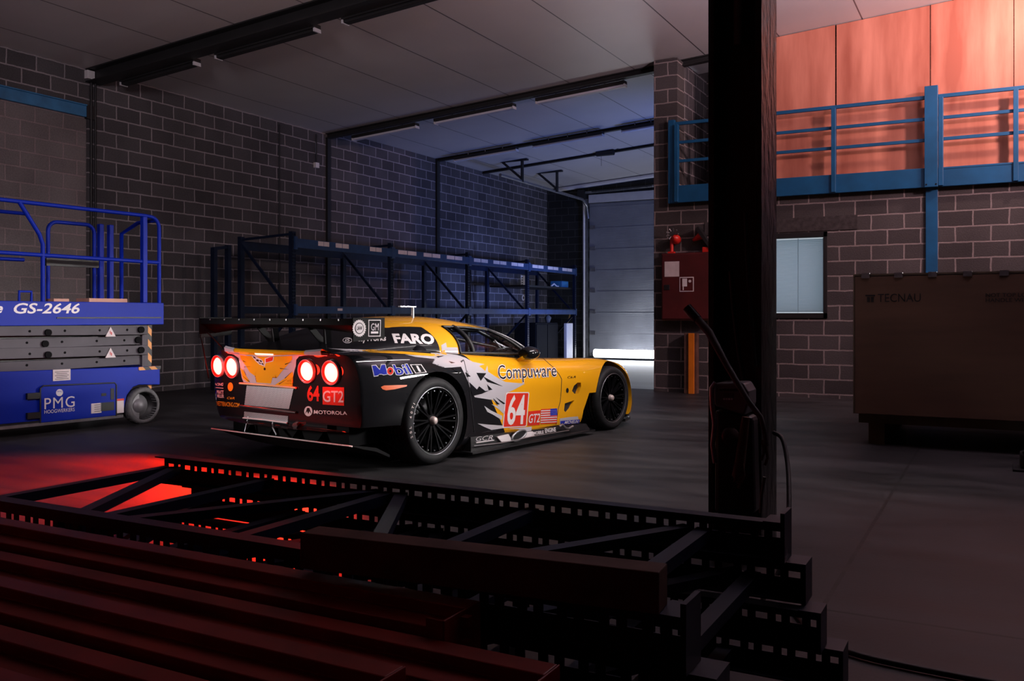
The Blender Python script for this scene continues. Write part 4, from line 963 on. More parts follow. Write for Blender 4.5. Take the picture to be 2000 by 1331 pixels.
# --- decals on the painted surfaces
def cast(px, py, off, trees):
    d = cray(px, py); best = None
    for T in trees:
        h = T.ray_cast(EYE_L, d)
        if h[0] is not None and (best is None or h[3] < best[3]): best = h
    if best is None: return None
    n = best[1]
    if n.dot(d) > 0: n = -n
    return best[0] + n * off
ON = None
def decal_faces(vs, fs, off, trees, step):
    bm = bmesh.new(); bv = [bm.verts.new((x, y, 0)) for x, y in vs]
    for f in fs:
        try: bm.faces.new([bv[i] for i in f])
        except ValueError: pass
    bmesh.ops.triangulate(bm, faces=bm.faces)
    for _ in range(6):
        es = [e for e in bm.edges if e.calc_length() > step]
        if not es: break
        bmesh.ops.subdivide_edges(bm, edges=es, cuts=1); bmesh.ops.triangulate(bm, faces=bm.faces)
    bm.verts.index_update(); out = []; ok = []
    for v in bm.verts:
        p = cast(v.co.x, v.co.y, off, trees); ok.append(p is not None); out.append(p or Vector((0, 0, 0)))
    F = []
    for f in bm.faces:
        ix = [v.index for v in f.verts]
        if all(ok[i] for i in ix):
            q = [out[i] for i in ix]
            if max((q[i] - q[i - 1]).length for i in range(len(q))) < .35: F.append(tuple(ix))
    bm.free(); return out, F
def islands(v, f):
    up = list(range(len(v)))
    def root(i):
        while up[i] != i: up[i] = up[up[i]]; i = up[i]
        return i
    for q in f:
        for i in q[1:]: up[root(i)] = root(q[0])
    groups = {}
    for q in f: groups.setdefault(root(q[0]), []).append(q)
    out = []
    for fs in groups.values():
        ix = sorted({i for q in fs for i in q}); mp = {i: k for k, i in enumerate(ix)}
        if len(fs) > 3: out.append(([v[i] for i in ix], [tuple(mp[i] for i in q) for q in fs]))
    return out
def decal(name, polys, m, off=.003, trees=None, step=5, parent=None, label=None):
    if len(polys) > 1 and ('_marking' in name or name.endswith('_stripe')) and 'flag' not in name and 'emblem' not in name:
        for i_, p in enumerate(polys): decal(name, [p], m, off + .0004 * (i_ % 6), trees, step, parent, label)
        return
    if '_marking' in name and 'emblem' not in name and 'flag' not in name:
        v, f = decal_faces(polys[0], [tuple(range(len(polys[0])))], off * .62, trees or [BODY], step)
        for vs_, fs_ in islands(v, f): MB().add(vs_, fs_, True).build(name, m, parent or CAR, label=label)
        return
    b = MB()
    for i_, p in enumerate(polys):
        v, f = decal_faces(p, [tuple(range(len(p)))], off * .62 + .00025 * (i_ % 6), trees or [BODY], step); b.add(v, f, True)
    return b.build(name, m, parent or CAR, label=label)
def quad_map(q):
    (a, b_, c, d) = [Vector(p) for p in q]   # TL TR BR BL
    return lambda u, v: (d * (1 - u) + c * u) * (1 - v) + (a * (1 - u) + b_ * u) * v
def decal_text(txt, quad, m, off=.005, offset=0., shear=0., trees=None, spacing=1., name='lettering', parent=None, step=5):
    base, _ = text_mesh(txt, 0, shear, spacing, 3); x0, y0, x1, y1 = bounds(base)
    vs, fs = text_mesh(txt, offset, shear, spacing, 3); q = quad_map(quad)
    pv = [q((x - x0) / (x1 - x0), (y - y0) / (y1 - y0)) for x, y in vs]
    v, f = decal_faces([(p.x, p.y) for p in pv], fs, off * .62 + .0006, trees or [BODY], step)
    return MB().add(v, f).build(name, m, parent or CAR)
def ell(cx, cy, rx, ry, n=24, a0=0): return [(cx + rx * math.cos(a0 + 2 * PI * i / n), cy + ry * math.sin(a0 + 2 * PI * i / n)) for i in range(n)]
def z2(*p): return [(800 + x / 3.698, 560 + y / 3.698) for x, y in p]       # read off an enlargement
def z6(*p): return [(900 + x / 7.396, 700 + y / 7.396) for x, y in p]
def z4(*p): return [(660 + x / 7.692, 600 + y / 7.692) for x, y in p]
def z1(*p): return [(380 + x / 8.317, 600 + y / 8.317) for x, y in p]
# side splinters
decal('silver_stripe', [z2((150, 480), (250, 482), (345, 497), (400, 515), (455, 545), (540, 562), (500, 575), (520, 590), (545, 612), (560, 572), (566, 617), (620, 652), (690, 690), (833, 702), (740, 752), (705, 765), (690, 775), (690, 930), (664, 890), (600, 820), (470, 800), (452, 770), (432, 720), (405, 650), (385, 610), (370, 580), (310, 585), (245, 588), (330, 575), (250, 562), (160, 556), (240, 540), (185, 512)),
        z2((538, 862), (585, 895), (668, 935), (665, 965), (600, 925), (560, 905)), z2((490, 990), (560, 997), (672, 1005), (700, 1020), (590, 1036), (540, 1015)),
        z2((590, 850), (660, 872), (690, 905), (690, 930), (640, 885))], 'silver', .003, step=5)
decal('black_stripe', [z2((480, 624), (552, 627), (512, 682)), z2((530, 650), (600, 688), (560, 668), (672, 722), (560, 690)), z2((428, 690), (492, 750), (455, 792), (438, 740)), z2((500, 720), (545, 755), (572, 752), (520, 775), (450, 792)), z2((555, 705), (596, 745), (570, 750)), z2((400, 620), (440, 650), (410, 655)),
        z2((280, 540), (330, 552), (300, 556)), z2((190, 505), (255, 500), (205, 515)), z2((620, 800), (690, 845), (675, 850), (650, 830)), z2((300, 590), (355, 600), (380, 640), (330, 610)), z2((600, 806), (650, 850), (628, 852))], 'gloss_black', .0046, step=5)
decal('yellow_stripe', [[(700, 684.5), (722, 683.5), (800, 688), (850, 692), (868, 696), (840, 697), (790, 692), (722, 689)], [(858, 688), (868, 684), (873, 694), (861, 692)]], 'yellow', .0028, [BODY] + CAB)
decal('silver_stripe', [[(640, 681), (700, 683), (722, 684), (722, 689), (690, 688)], [(790, 693), (850, 697), (880, 705), (812, 698)]], 'silver', .0026, [BODY] + CAB)
decal('hoop_marking', [z2((228, 425), (262, 405), (268, 440), (345, 440), (355, 490), (262, 482), (232, 470))], 'silver', .003, CAB)
# number panel, class badge, flag on the door
q = z6((655, 500), (670, 493), (970, 490), (985, 500), (985, 530), (948, 975), (930, 990), (615, 1008), (600, 1000), (603, 970), (645, 520))
decal('number_panel', [q], 'sticker_white', .0042)
q2 = z6((668, 515), (680, 507), (965, 503), (973, 512), (938, 965), (925, 978), (625, 993), (614, 985), (655, 530))
decal('number_field', [q2], 'sticker_red', .0056)
decal_text('64', z6((697, 545), (928, 540), (905, 945), (660, 958)), 'sticker_white', .0072, .02)
decal('class_badge', [z6((975, 768), (1152, 752), (1136, 965), (963, 977))], 'sticker_red', .0042)
decal_text('GT2', z6((985, 812), (1142, 798), (1130, 925), (972, 938)), 'sticker_white', .006, .01, .1)
decal('flag', [z6((1155, 737), (1388, 725), (1388, 940), (1148, 952))], 'sticker_white', .0042)
fq = quad_map(z6((1155, 737), (1388, 725), (1388, 940), (1148, 952)))
b = []
for k in range(7):
    y0, y1 = 1 - (2 * k) / 13, 1 - (2 * k + 1) / 13
    b.append([tuple(fq(0, y1)), tuple(fq(1, y1)), tuple(fq(1, y0)), tuple(fq(0, y0))])
decal('flag_stripe', b, 'sticker_red', .0054)
decal('flag_canton', [[tuple(fq(.58, .46)), tuple(fq(1, .46)), tuple(fq(1, 1)), tuple(fq(.58, 1))]], 'sticker_blue', .0066)
decal('star_pattern', [ell(*fq(.64 + .075 * i, .54 + .11 * j), .45, .45, 5) for i in range(5) for j in range(4)], 'sticker_white', .0076)
CW = z6((525, 103), (1372, 84), (1378, 318), (550, 372))
decal_text('Compuware', CW, 'sticker_white', .0045, .035)
decal_text('Compuware', CW, 'gloss_black', .0062, -.002)
decal('sill_marking', [z6((1430, 872), (1560, 852), (1690, 842), (1700, 882), (1500, 955), (1430, 955))], 'silver', .0022)
decal('sponsor_badge', [z6((1436, 907), (1722, 885), (1706, 940), (1440, 962))], 'sticker_blue', .0042)
decal_text('MICHELIN', z6((1500, 908), (1700, 893), (1690, 935), (1492, 948)), 'sticker_white', .0056, .02, .25)
decal_text('C6.R', z6((1540, 262), (1662, 256), (1658, 286), (1540, 292)), 'gloss_black', .004, .01, .2)
decal('vent_hole', [ell(1108, 763, 2.6, 5, 14)], 'black', .003)
M['vent_black'] = mat('vent black mesh', (.012, .012, .014), .7, 0, .4, 60)
def inner(pts, v): return [on_v(x, y, -.985) * 1 + Vector((0, v + .985, 0)) for x, y in pts]
MB().prism(inner([(1119, 766), (1122, 752), (1130, 746), (1138, 746), (1138, 756), (1134, 771), (1125, 773)], -.93), (0, .01, 0)).build('fender_vent', 'vent_black', CAR)
MB().prism(inner([(1108, 790), (1128, 781), (1121, 799), (1113, 809), (1107, 804)], -.93), (0, .01, 0)).build('fender_vent', 'vent_black', CAR)
def line(name, pts, w_, m, off=.004, trees=None, closed=False):
    P_ = [cast(x, y, off, trees or [BODY]) for x, y in pts]; P_ = [p for p in P_ if p]
    return MB().tube(P_, w_, 5, closed).build(name, m, CAR)
def dense(pts, n=6):
    o = []
    for i in range(len(pts) - 1):
        for k in range(n): t = k / n; o.append((pts[i][0] + (pts[i + 1][0] - pts[i][0]) * t, pts[i][1] + (pts[i + 1][1] - pts[i][1]) * t))
    return o + [pts[-1]]
line('door_gap', dense([(1060, 700), (1072, 711), (1083, 720), (1092, 732), (1097, 741), (1096, 765), (1094, 785), (1090, 800), (1088, 815), (1086, 830)]), .004, 'black', .0)
line('door_gap', dense([(906, 705), (912, 732), (918, 770), (922, 800), (926, 845)]), .005, 'black', .0)
MB().prism([cast(x, y, .004, [BODY]) for x, y in ((899, 706), (905, 703), (913, 728), (915, 733), (909, 731))], (0, .03, 0)).build('side_intake', 'black', CAR)
def grow(p, s_): cx_, cy_ = sum(a for a, c in p) / len(p), sum(c for a, c in p) / len(p); return [(cx_ + (a - cx_) * s_, cy_ + (c - cy_) * s_) for a, c in p]
em = z4((512, 885), (562, 880), (625, 950), (652, 872), (704, 868), (738, 1008), (690, 1018), (672, 935), (645, 1005), (618, 1008), (562, 945), (594, 1030), (546, 1038))
eo = z4((500, 876), (570, 870), (620, 932), (644, 864), (712, 858), (750, 1014), (682, 1028), (668, 965), (652, 1016), (612, 1018), (578, 980), (604, 1040), (538, 1050))
decal('lettering', [eo], 'sticker_white', .0045); decal('lettering', [em], 'sticker_blue', .0066)
bq = [(767, 714), (794.5, 712.3), (804, 730), (774.5, 732.8)]
decal_text('bil', bq, 'sticker_white', .0045, .05); decal_text('bil', bq, 'sticker_blue', .0066, .014)
decal('red_letter', [ell(761.5, 725.5, 7.2, 8.2, 24)], 'sticker_white', .0066); decal('red_letter', [ell(761.5, 725.5, 6, 7, 24)], 'sticker_red', .0076); decal('red_letter', [ell(761.8, 725.6, 2.4, 2.8, 16)], 'gloss_black', .0086)
decal('number_box', [[(800, 712.4), (822.5, 712.2), (833.5, 728), (811, 730.2)]], 'sticker_white', .0042); decal('number_box', [[(802.6, 713.8), (821.4, 713.6), (830.6, 727), (812.2, 728.8)]], 'gloss_black', .0055)
decal_text('1', [(811.5, 715.2), (815.5, 715.2), (822, 727), (817.5, 727.2)], 'sticker_white', .007, .0)
decal_text('FARO', [(766.5, 653.5), (844, 654), (848, 672.5), (772, 670)], 'sticker_white', .004, .045, .0, CAB)
decal_text('PolyWorks', [(690.5, 657), (753.5, 656), (753.5, 669.5), (692, 671.5)], 'sticker_white', .004, .025, .0, CAB)
decal('oval_badge', [ell(678.6, 665.5, 9.2, 5.6)], 'sticker_white', .003, CAB); decal('oval_badge', [ell(678.6, 665.5, 8, 4.4)], 'gloss_black', .0042, CAB)
decal_text('iS', [(674, 662.3), (683.5, 662.3), (683.5, 668.6), (674, 668.6)], 'sticker_white', .0055, .02, .2, CAB)
decal('side_marker', [[(743.3, 756.3), (749.5, 753.4), (776, 752.6), (794.5, 752.4), (793.5, 755.4), (771, 760.8), (753.5, 763), (746.5, 760.8)]], 'side_marker', .006)
# rear panel
decal('silver_marking', [z1((545, 650), (735, 655), (790, 690), (1000, 702), (1400, 708), (1590, 702), (1612, 684), (1872, 692), (1885, 768), (1700, 800), (1655, 860), (1648, 960), (1622, 1050), (1600, 1180), (1520, 1235), (1560, 1255), (1610, 1290), (1600, 1308), (1300, 1268), (880, 1232), (800, 1222), (770, 1150), (745, 1000), (722, 830), (640, 775), (545, 742))], 'silver', .004, step=4)
decal('yellow_marking', [z1((735, 700), (1000, 712), (1400, 718), (1592, 712), (1590, 850), (1500, 960), (1420, 1050), (1340, 1155), (1330, 1090), (1270, 1150), (1245, 1245), (1010, 1228), (1000, 1030), (985, 1120), (900, 1060), (835, 950), (760, 850), (735, 770)), z1((745, 985), (800, 1030), (840, 1115), (905, 1215), (860, 1218), (790, 1160)), z1((1600, 1050), (1610, 1130), (1500, 1200), (1400, 1255), (1545, 1262), (1600, 1300), (1310, 1268), (1470, 1160), (1560, 1080)), z1((650, 660), (680, 690), (655, 700)), z1((1690, 740), (1740, 700), (1720, 740))], 'yellow', .0056, step=4)
decal('black_marking', [z1((740, 850), (780, 895), (772, 900)), z1((790, 865), (850, 900), (800, 885)), z1((800, 970), (930, 966), (810, 978)), z1((1390, 990), (1545, 1015), (1400, 1003)), z1((1475, 925), (1595, 885), (1480, 938)), z1((745, 1080), (905, 1215), (895, 1218)), z1((1370, 1250), (1520, 1165), (1385, 1255)), z1((1470, 1155), (1600, 1035), (1480, 1160)), z1((790, 985), (845, 1110), (835, 1100)), z1((1550, 945), (1575, 890), (1560, 945))], 'gloss_black', .0068, step=4)
# crossed flags emblem
decal('emblem_marking', [z1((930, 790), (1000, 800), (1090, 850), (1120, 880), (1135, 960), (1060, 935), (990, 870)), z1((1150, 835), (1230, 805), (1300, 790), (1285, 880), (1230, 895), (1160, 912), (1150, 970), (1138, 970))], 'sticker_white', .0072)
decal('emblem_marking', [z1((1162, 842), (1232, 815), (1285, 805), (1274, 870), (1228, 886), (1165, 902)), ], 'sticker_red', .0084)
decal('emblem_marking', [z1((950, 800), (985, 808), (1010, 840), (975, 830)), z1((1000, 850), (1045, 850), (1060, 885), (1020, 880)), z1((1060, 860), (1095, 868), (1105, 895), (1078, 890)), z1((1040, 895), (1075, 905), (1095, 930), (1060, 915)), z1((1095, 905), (1122, 915), (1130, 945), (1105, 930))] + [ell(*z1((1147, 1005))[0], 1.8, 2.6, 12)], 'gloss_black', .0084)
decal_text('64', [(600.8, 755), (623.5, 755), (624, 783.5), (601.5, 783)], 'sticker_red', .004, .03)
decal('class_badge', [[(630.4, 756), (672.5, 757), (672.5, 793), (630.6, 790.5)]], 'sticker_red', .004)
decal_text('GT2', [(631.5, 763.6), (671.5, 764.2), (671.2, 786.4), (631.5, 785)], 'sticker_white', .0054, .012)
decal('lettering', [[(613, 808.5), (613.6, 801.5), (615.8, 801.6), (617.2, 805.2), (618.8, 801.8), (621, 801.9), (621.2, 808.8), (619.4, 808.8), (619.3, 804.6), (617.8, 808), (616.6, 808), (615.2, 804.4), (614.8, 808.6)]], 'sticker_white', .004)
decal_text('OTOROLA', [(622.2, 801.9), (677.6, 804.2), (678.2, 810.8), (622.6, 808.8)], 'sticker_white', .004, .02, .0)
decal('round_badge', [ell(602.6, 803.6, 8, 9.8)], 'sticker_white', .004)
decal('round_badge', [[(596.5, 809), (600.4, 797), (602.6, 805), (604.8, 797), (608.8, 809), (604.8, 803.5), (602.6, 809), (600.4, 803.5)]], 'gloss_black', .0054)
decal_text('RACING', [(416.6, 748.8), (436.7, 748.6), (436.2, 754), (417.4, 753.2)], 'sticker_white', .004, .02, .1)
decal_text('GM', [(413.6, 739), (417.2, 739.3), (418, 748), (414.4, 747.6)], 'sticker_white', .004, .02)
decal('blue_field', [[(412, 745), (416, 757), (422.5, 764), (424, 778), (415.5, 778), (412.5, 765)]], 'sticker_blue', .003)
decal('white_line', [[(414.5, 755.8), (436.8, 758.3), (436.8, 759.5), (414.8, 757.2)]], 'sticker_white', .004)
decal_text('PRATT', [(424, 762.8), (437, 763.4), (437.2, 769.8), (424.4, 769.2)], 'sticker_white', .004, .03)
decal_text('MILLER', [(424.6, 770.6), (437.4, 771.2), (437.8, 777.4), (425, 776.8)], 'sticker_white', .004, .03)
decal_text('C6R', [(444.3, 775.6), (459, 776.2), (458.6, 780.4), (443.8, 779.8)], 'sticker_orange', .004, .01, .2)
decal_text('CORVETTERACING.COM', [(412.5, 783.2), (468.3, 787.8), (468, 795.8), (414, 791.8)], 'sticker_orange', .004, .02)
decal('yellow_badge', [ell(450.4, 756, 5.2, 8.6, 18)], 'sticker_orange', .004)
g = decal('rear_mesh', [[(482.5, 753.5), (574, 760), (565, 799.5), (478, 791.5)]], 'mesh_grey', .006); decal('rear_mesh', [[(477.5, 804), (563.5, 813), (562.5, 826), (477, 816.5)]], 'mesh_grey', .006)
line('mesh_lip', dense([(470, 749), (520, 752.5), (580, 758)]), .009, mat('pale lip', (.75, .42, .22), .35), .01)
line('mesh_lip', dense([(477, 817), (520, 821), (563, 827)]), .007, 'sticker_white', .012)
line('mesh_lip', dense([(470, 793), (520, 799), (580, 806)]), .012, 'carbon', .008)
line('tail_edge', dense([(446, 689), (480, 694), (520, 695.5), (573, 694), (603, 692), (640, 694)]), .006, 'silver', .004)
# --- lamps
def tail_lamp(px, py, r, lens_dx):
    d = cray(px, py); h = BODY.ray_cast(EYE_L, d); c, n = h[0], h[1]
    if n.dot(d) > 0: n = -n
    ns = []
    for k in range(12):
        a = 2 * PI * k / 12; h2 = BODY.ray_cast(EYE_L, cray(px + 17 * math.cos(a) * (1 if px > 550 else .6), py + 19 * math.sin(a)))
        if h2[1] is not None and (h2[0] - c).length < .2: ns.append(h2[1] if h2[1].dot(d) < 0 else -h2[1])
    n = (sum(ns, Vector()) / len(ns)).normalized()
    c = c + n * .010
    b = MB(); b.lathe([(r * .76, -.02), (r * .78, .0), (r * .90, .008), (r, .006), (r * 1.01, -.05)], c, n, 36); t_ = b.build('tail_lamp', 'lens_ring', CAR, label='round red tail lamp, glowing')
    b = MB(); b.lathe([(r * .985, .008), (r * 1.01, .010), (r * 1.03, .005), (r * 1.03, -.04)], c, n, 36); b.build('lamp_rim', 'silver', t_)
    b = MB(); b.lathe([(0, .007), (r * .4, .006), (r * .70, .003), (r * .80, -.006)], c, n, 32); b.build('lamp_lens', 'lens_glow', t_)
    lo = CM @ (c + n * .15); la = CM @ (c + n * 1.5 + Vector((0, 0, -.75)))
    lamp('tail_glow', 'SPOT', lo, la, 380, (1, .016, .004), .05, angle=112, blend=.6)
    lamp('tail_halo', 'POINT', CM @ (c + n * .065), None, 2.6, (1, .02, .006), .04)
for a in ((648, 728, .093, 3), (600.5, 725.5, .092, 3), (454, 717, .093, 2), (427, 715.5, .093, 2)): tail_lamp(*a)
P1, P2 = [cast(x, y, .004, [BODY]) for x, y in ((501, 689), (533, 690))]
b = MB(); b.tube([P1 + (P2 - P1) * k / 6 for k in range(7)], .016, 10); b.build('brake_lamp', 'lens_glow', CAR, label='glowing red high brake lamp')
lo = CM @ ((P1 + P2) / 2 + Vector((-.06, 0, .03))); lamp('brake_glow', 'POINT', lo, None, .35, (1, .03, .01), .04)
# --- rear lip spoiler
b = MB(); rows = []
for i in range(25):
    v = -.60 + 1.2 * i / 24; e = max(0, abs(v) - .42) / .18
    u = -.895 + .20 * abs(v) ** 3.2 ; z = .93 + .016 * min(1, e)
    rows.append([(u + .10, v, .915), (u - .005, v, z + .0), (u - .02, v, z - .012), (u - .012, v, .90)])
b.loft(rows, False); sp = b.build('rear_spoiler', 'yellow', CAR)
b = MB()
for sd in (-1, 1):
    b = MB(); b.loft([[(u_ + .10, sd * v, .917), (u_ - .007, sd * v, z_ + .003), (u_ - .023, sd * v, z_ - .012), (u_ - .015, sd * v, .90)] for v, u_, z_ in [(v, -.895 + .20 * v ** 3.2, .93 + .016 * min(1, max(0, v - .42) / .18)) for v in [.44 + .02 * k for k in range(9)]]], False); b.build('spoiler_end', 'silver', sp)
pass
# --- rear wing
def wing_z(v): return .055 * (1 - (abs(v) / .94) ** 2)
b = MB(); rows = []
for i in range(33):
    v = -.94 + 1.88 * i / 32; dz = wing_z(v)
    up = [(-.86, 1.155), (-.80, 1.135), (-.72, 1.125), (-.64, 1.125), (-.58, 1.135)]; lo_ = [(-.58, 1.12), (-.64, 1.06 + dz), (-.72, 1.05 + dz), (-.80, 1.085 + dz * .7), (-.86, 1.14)]
    rows.append([(u, v, z) for u, z in up + lo_])
b.loft(rows, True, True); b.add(rows[0], [tuple(range(10))]); b.add(rows[-1], [tuple(range(10))]); M['wing_black'] = mat('matt black wing', (.0035, .0035, .0042), .6, 0, .2, 20, spec=.1); wg = b.build('rear_wing', 'wing_black', CAR, weld=True)
b = MB(); b.box((-.873, -.94, 1.13), (-.855, .94, 1.178)); b.build('gurney_flap', 'wing_black', wg)
for i in range(9): MB().cyl((-.878, -.8 + .2 * i, 1.168), (-.872, -.8 + .2 * i, 1.168), .008, 6).build('screw', 'grey_steel', wg)
for sd in (-1, 1):
    yy = sd * .945
    e = MB().prism([(-.88, yy, 1.185), (-.555, yy, 1.185), (-.555, yy, 1.03), (-.88, yy, 1.01)], (0, -.012 * -sd, 0)).build('endplate', 'wing_black', wg, .002)
    if sd == -1:
        yo = yy - .013
        def ep(px, py): p = on_v(px, py, yo); return p
        def epq(pts, m, name, dv): return MB().prism([ep(x, y) + Vector((0, -dv, 0)) for x, y in pts], (0, .0015, 0)).build(name, m, e)
        gear = []
        c0 = z4((318, 320))[0]
        for k in range(44):
            a = 2 * PI * k / 44; r_ = 1.0 if k % 2 == 0 else .88
            gear.append((c0[0] + 13.6 * r_ * math.cos(a), c0[1] + 17.4 * r_ * math.sin(a)))
        epq(gear, 'sticker_white', 'gear_emblem', .002); epq(ell(*c0, 8.6, 11.2), 'gloss_black', 'gear_emblem', .003); epq(ell(*c0, 7.4, 9.8), 'sticker_white', 'gear_emblem', .004)
        epq([(719.4, 625), (743.6, 625), (742.8, 657.6), (719, 657.8)], 'sticker_white', 'square_emblem', .002); epq([(720.8, 626.6), (742.2, 626.6), (741.4, 656), (720.4, 656.2)], 'gloss_black', 'square_emblem', .003)
        epq([(724, 647.8), (738.2, 647.8), (738, 651.8), (724, 652)], 'sticker_white', 'square_emblem', .004)
        def ep_text(txt, q, m, dv, of):
            base, _ = text_mesh(txt); x0, y0, x1, y1 = bounds(base); vs, fs = text_mesh(txt, of); qm = quad_map(q)
            MB().add([ep(*qm((x - x0) / (x1 - x0), (y - y0) / (y1 - y0))) + Vector((0, -dv, 0)) for x, y in vs], fs).build('lettering', m, e)
        ep_text('GM', [(724, 632), (738.8, 631.8), (738.6, 645.8), (724, 646)], 'sticker_white', .005, .0); ep_text('UAW', [(696, 637.6), (706.6, 637.6), (706.6, 645.2), (696, 645.2)], 'gloss_black', .005, .01)
for v in (-.32, .32):
    b = MB(); b.prism([(-.77, v - .006, 1.11), (-.70, v - .006, 1.11), (-.50, v - .006, .92), (-.58, v - .006, .92)], (0, .012, 0)); b.prism([(-.72, v - .16, 1.10), (-.67, v - .16, 1.10), (-.52, v - .006, .92), (-.58, v - .006, .92)], (.0, .03, 0)); b.build('wing_strut', 'wing_black', wg)
    MB().tube([(-.735, v - .165, 1.095), (-.585, v - .012, .925)], .004, 5).build('strut_edge', 'grey_steel', wg)
MB().tube([(-.9, .80, 1.06), (-.75, .76, .90)], .007, 6).build('stay', 'wing_black', wg); MB().tube([(-.9, .90, 1.04), (-.80, .93, .66)], .006, 6).build('stay', 'wing_black', wg)
# --- diffuser and underside
b = MB(); rows = []
for i in range(21):
    v = -.875 + 1.75 * i / 20; k = (v / .875) ** 2
    rows.append([(-.83 + .02 * k, v, .232 - .004 * k), (-.80 + .02 * k, v, .208 + .012 * k), (-.70, v, .135 + .06 * k), (-.56, v, .10 + .06 * k), (-.42, v, .10), (-.42, v, .12), (-.56, v, .19), (-.79 + .02 * k, v, .229)])
b.loft(rows, False, True); b.add(rows[0], [tuple(range(8))]); b.add(rows[-1], [tuple(range(8))]); df = b.build('rear_diffuser', 'wing_black', CAR)
b = MB(); b.tube([(-.832 + .02 * (v / .875) ** 2, v, .234 - .004 * (v / .875) ** 2) for v in [-.875 + .0875 * i for i in range(21)]], .006, 6); b.build('diffuser_edge_shine', 'sticker_white', df, label='white line for the highlight along the diffuser edge')  # highlight along the edge, put in as a white line
for v in (-.45, -.15, .15, .45): MB().prism([(-.78, v - .004, .23), (-.66, v - .004, .36), (-.3, v - .004, .34), (-.3, v - .004, .15), (-.7, v - .004, .17)], (0, .008, 0)).build('diffuser_fin', 'matt_black', df)
b = MB(); b.box((-.70, -.72, .20), (-.25, .72, .40)); b.build('gearbox_cover', 'matt_black', CAR)
for pts, r_ in (([(-.74, .44, .40), (-.79, .44, .23)], .008), ([(-.74, .12, .38), (-.77, .10, .30), (-.79, .02, .24)], .012), ([(-.74, -.18, .345), (-.81, -.22, .335)], .022)): MB().tube(pts, r_, 8).build('tow_fitting', 'grey_steel', CAR)
# --- side skirt and exhaust
for sd in (-1, 1):
    b = MB(); b.prism([(.44, sd * .98, .05), (2.32, sd * .98, .05), (2.28, sd * .96, .11), (.46, sd * .96, .17)], (0, -sd * .2, 0)); b.prism([(.40, sd * 1.03, .035), (2.34, sd * 1.03, .035), (2.34, sd * .8, .035), (.40, sd * .8, .035)], (0, 0, .015)); sk = b.build('side_skirt', 'carbon', CAR)
    if sd == -1:
        def sp_(px, py, v=-.995): return on_v(px, py, v)
        def skq(pts, m, name, dv=0.): return MB().prism([sp_(x, y) + Vector((0, -dv, 0)) for x, y in pts], (0, .012, 0)).build(name, m, sk)
        skq(z6((525, 1135), (690, 1098), (745, 1190), (590, 1212)), 'sticker_white', 'white_plate'); skq(z6((905, 1075), (1040, 1058), (1072, 1128), (850, 1170)), 'sticker_white', 'white_plate')
        skq(z6((695, 1022), (1030, 992), (1025, 1050), (960, 1062), (830, 1025)), 'silver', 'heat_shield', -.004)
        c = sp_(1012, 851, -.99); d1 = (sp_(1026, 845) - sp_(999, 855)) * .5; d2 = (sp_(1014, 841) - sp_(1010, 860)) * .5
        P_ = [c + d1 * math.cos(a) + d2 * math.sin(a) + Vector((0, -.01, 0)) for a in [2 * PI * k / 24 for k in range(24)]]
        b = MB(); b.tube(P_, .010, 8, True); ex = b.build('exhaust_outlet', 'grey_steel', sk)
        b = MB(); b.add(P_, [tuple(range(24))]); b.build('exhaust_bore', 'black', ex)
        def sk_text(txt, q, m, of, sh=0.):
            base, _ = text_mesh(txt, 0, sh); x0, y0, x1, y1 = bounds(base); vs, fs = text_mesh(txt, of, sh); qm = quad_map(q)
            MB().add([sp_(*qm((x - x0) / (x1 - x0), (y - y0) / (y1 - y0)), -1.012) for x, y in vs], fs).build('lettering', m, sk)
        sk_text('GCR', z6((220, 1138), (470, 1112), (460, 1178), (218, 1202)), 'sticker_white', -.01, .2)
        skq(z6((225, 1212), (480, 1180), (485, 1190), (226, 1230)), 'sticker_white', 'white_line'); sk_text('MOBILE', z6((1050, 1065), (1195, 1045), (1198, 1090), (1055, 1108)), 'sticker_white', .02)
        sk_text('ENGINE', z6((1215, 1020), (1370, 1000), (1375, 1058), (1220, 1080)), 'sticker_white', .02)
        b = MB(); b.tube([sp_(*q, -1.03) for q in z6((190, 1270), (600, 1225), (1100, 1120), (1560, 1045))], .005, 5); b.build('skirt_edge', 'grey_steel', sk)
        b = MB(); pp = z6((1420, 990), (1470, 960), (1510, 1010), (1560, 1020), (1620, 985)); b.tube([sp_(*q, -1.0) for q in pp], .012, 6); b.build('bracket', 'grey_steel', sk)
# --- mirrors
for sd in (-1, 1):
    rows = []
    for i in range(9):
        t = i / 8; r_ = .085 * math.sin(PI * (.12 + .80 * t)) ** .6
        rows.append([(1.25 + .20 * t, sd * .93 + 1.0 * r_ * math.cos(a) * 1.15, .852 + r_ * .75 * math.sin(a)) for a in [2 * PI * k / 18 for k in range(18)]])
    b = MB(); b.loft(rows, True, True); b.add(rows[0], [tuple(range(18))]); b.add(rows[-1], [tuple(range(18))]); mi = b.build('wing_mirror', 'gloss_black', CAR, weld=True)
    b = MB(); b.loft([[(1.25 + .10 * a, sd * (.82 + .10 * c), .775 + .045 * c - .02 * abs(a - .5)) for a in (0, .5, 1, 1.6)] for c in (0, .4, .8, 1.1)], True); b.build('mirror_arm', 'yellow', mi, solid=.03)
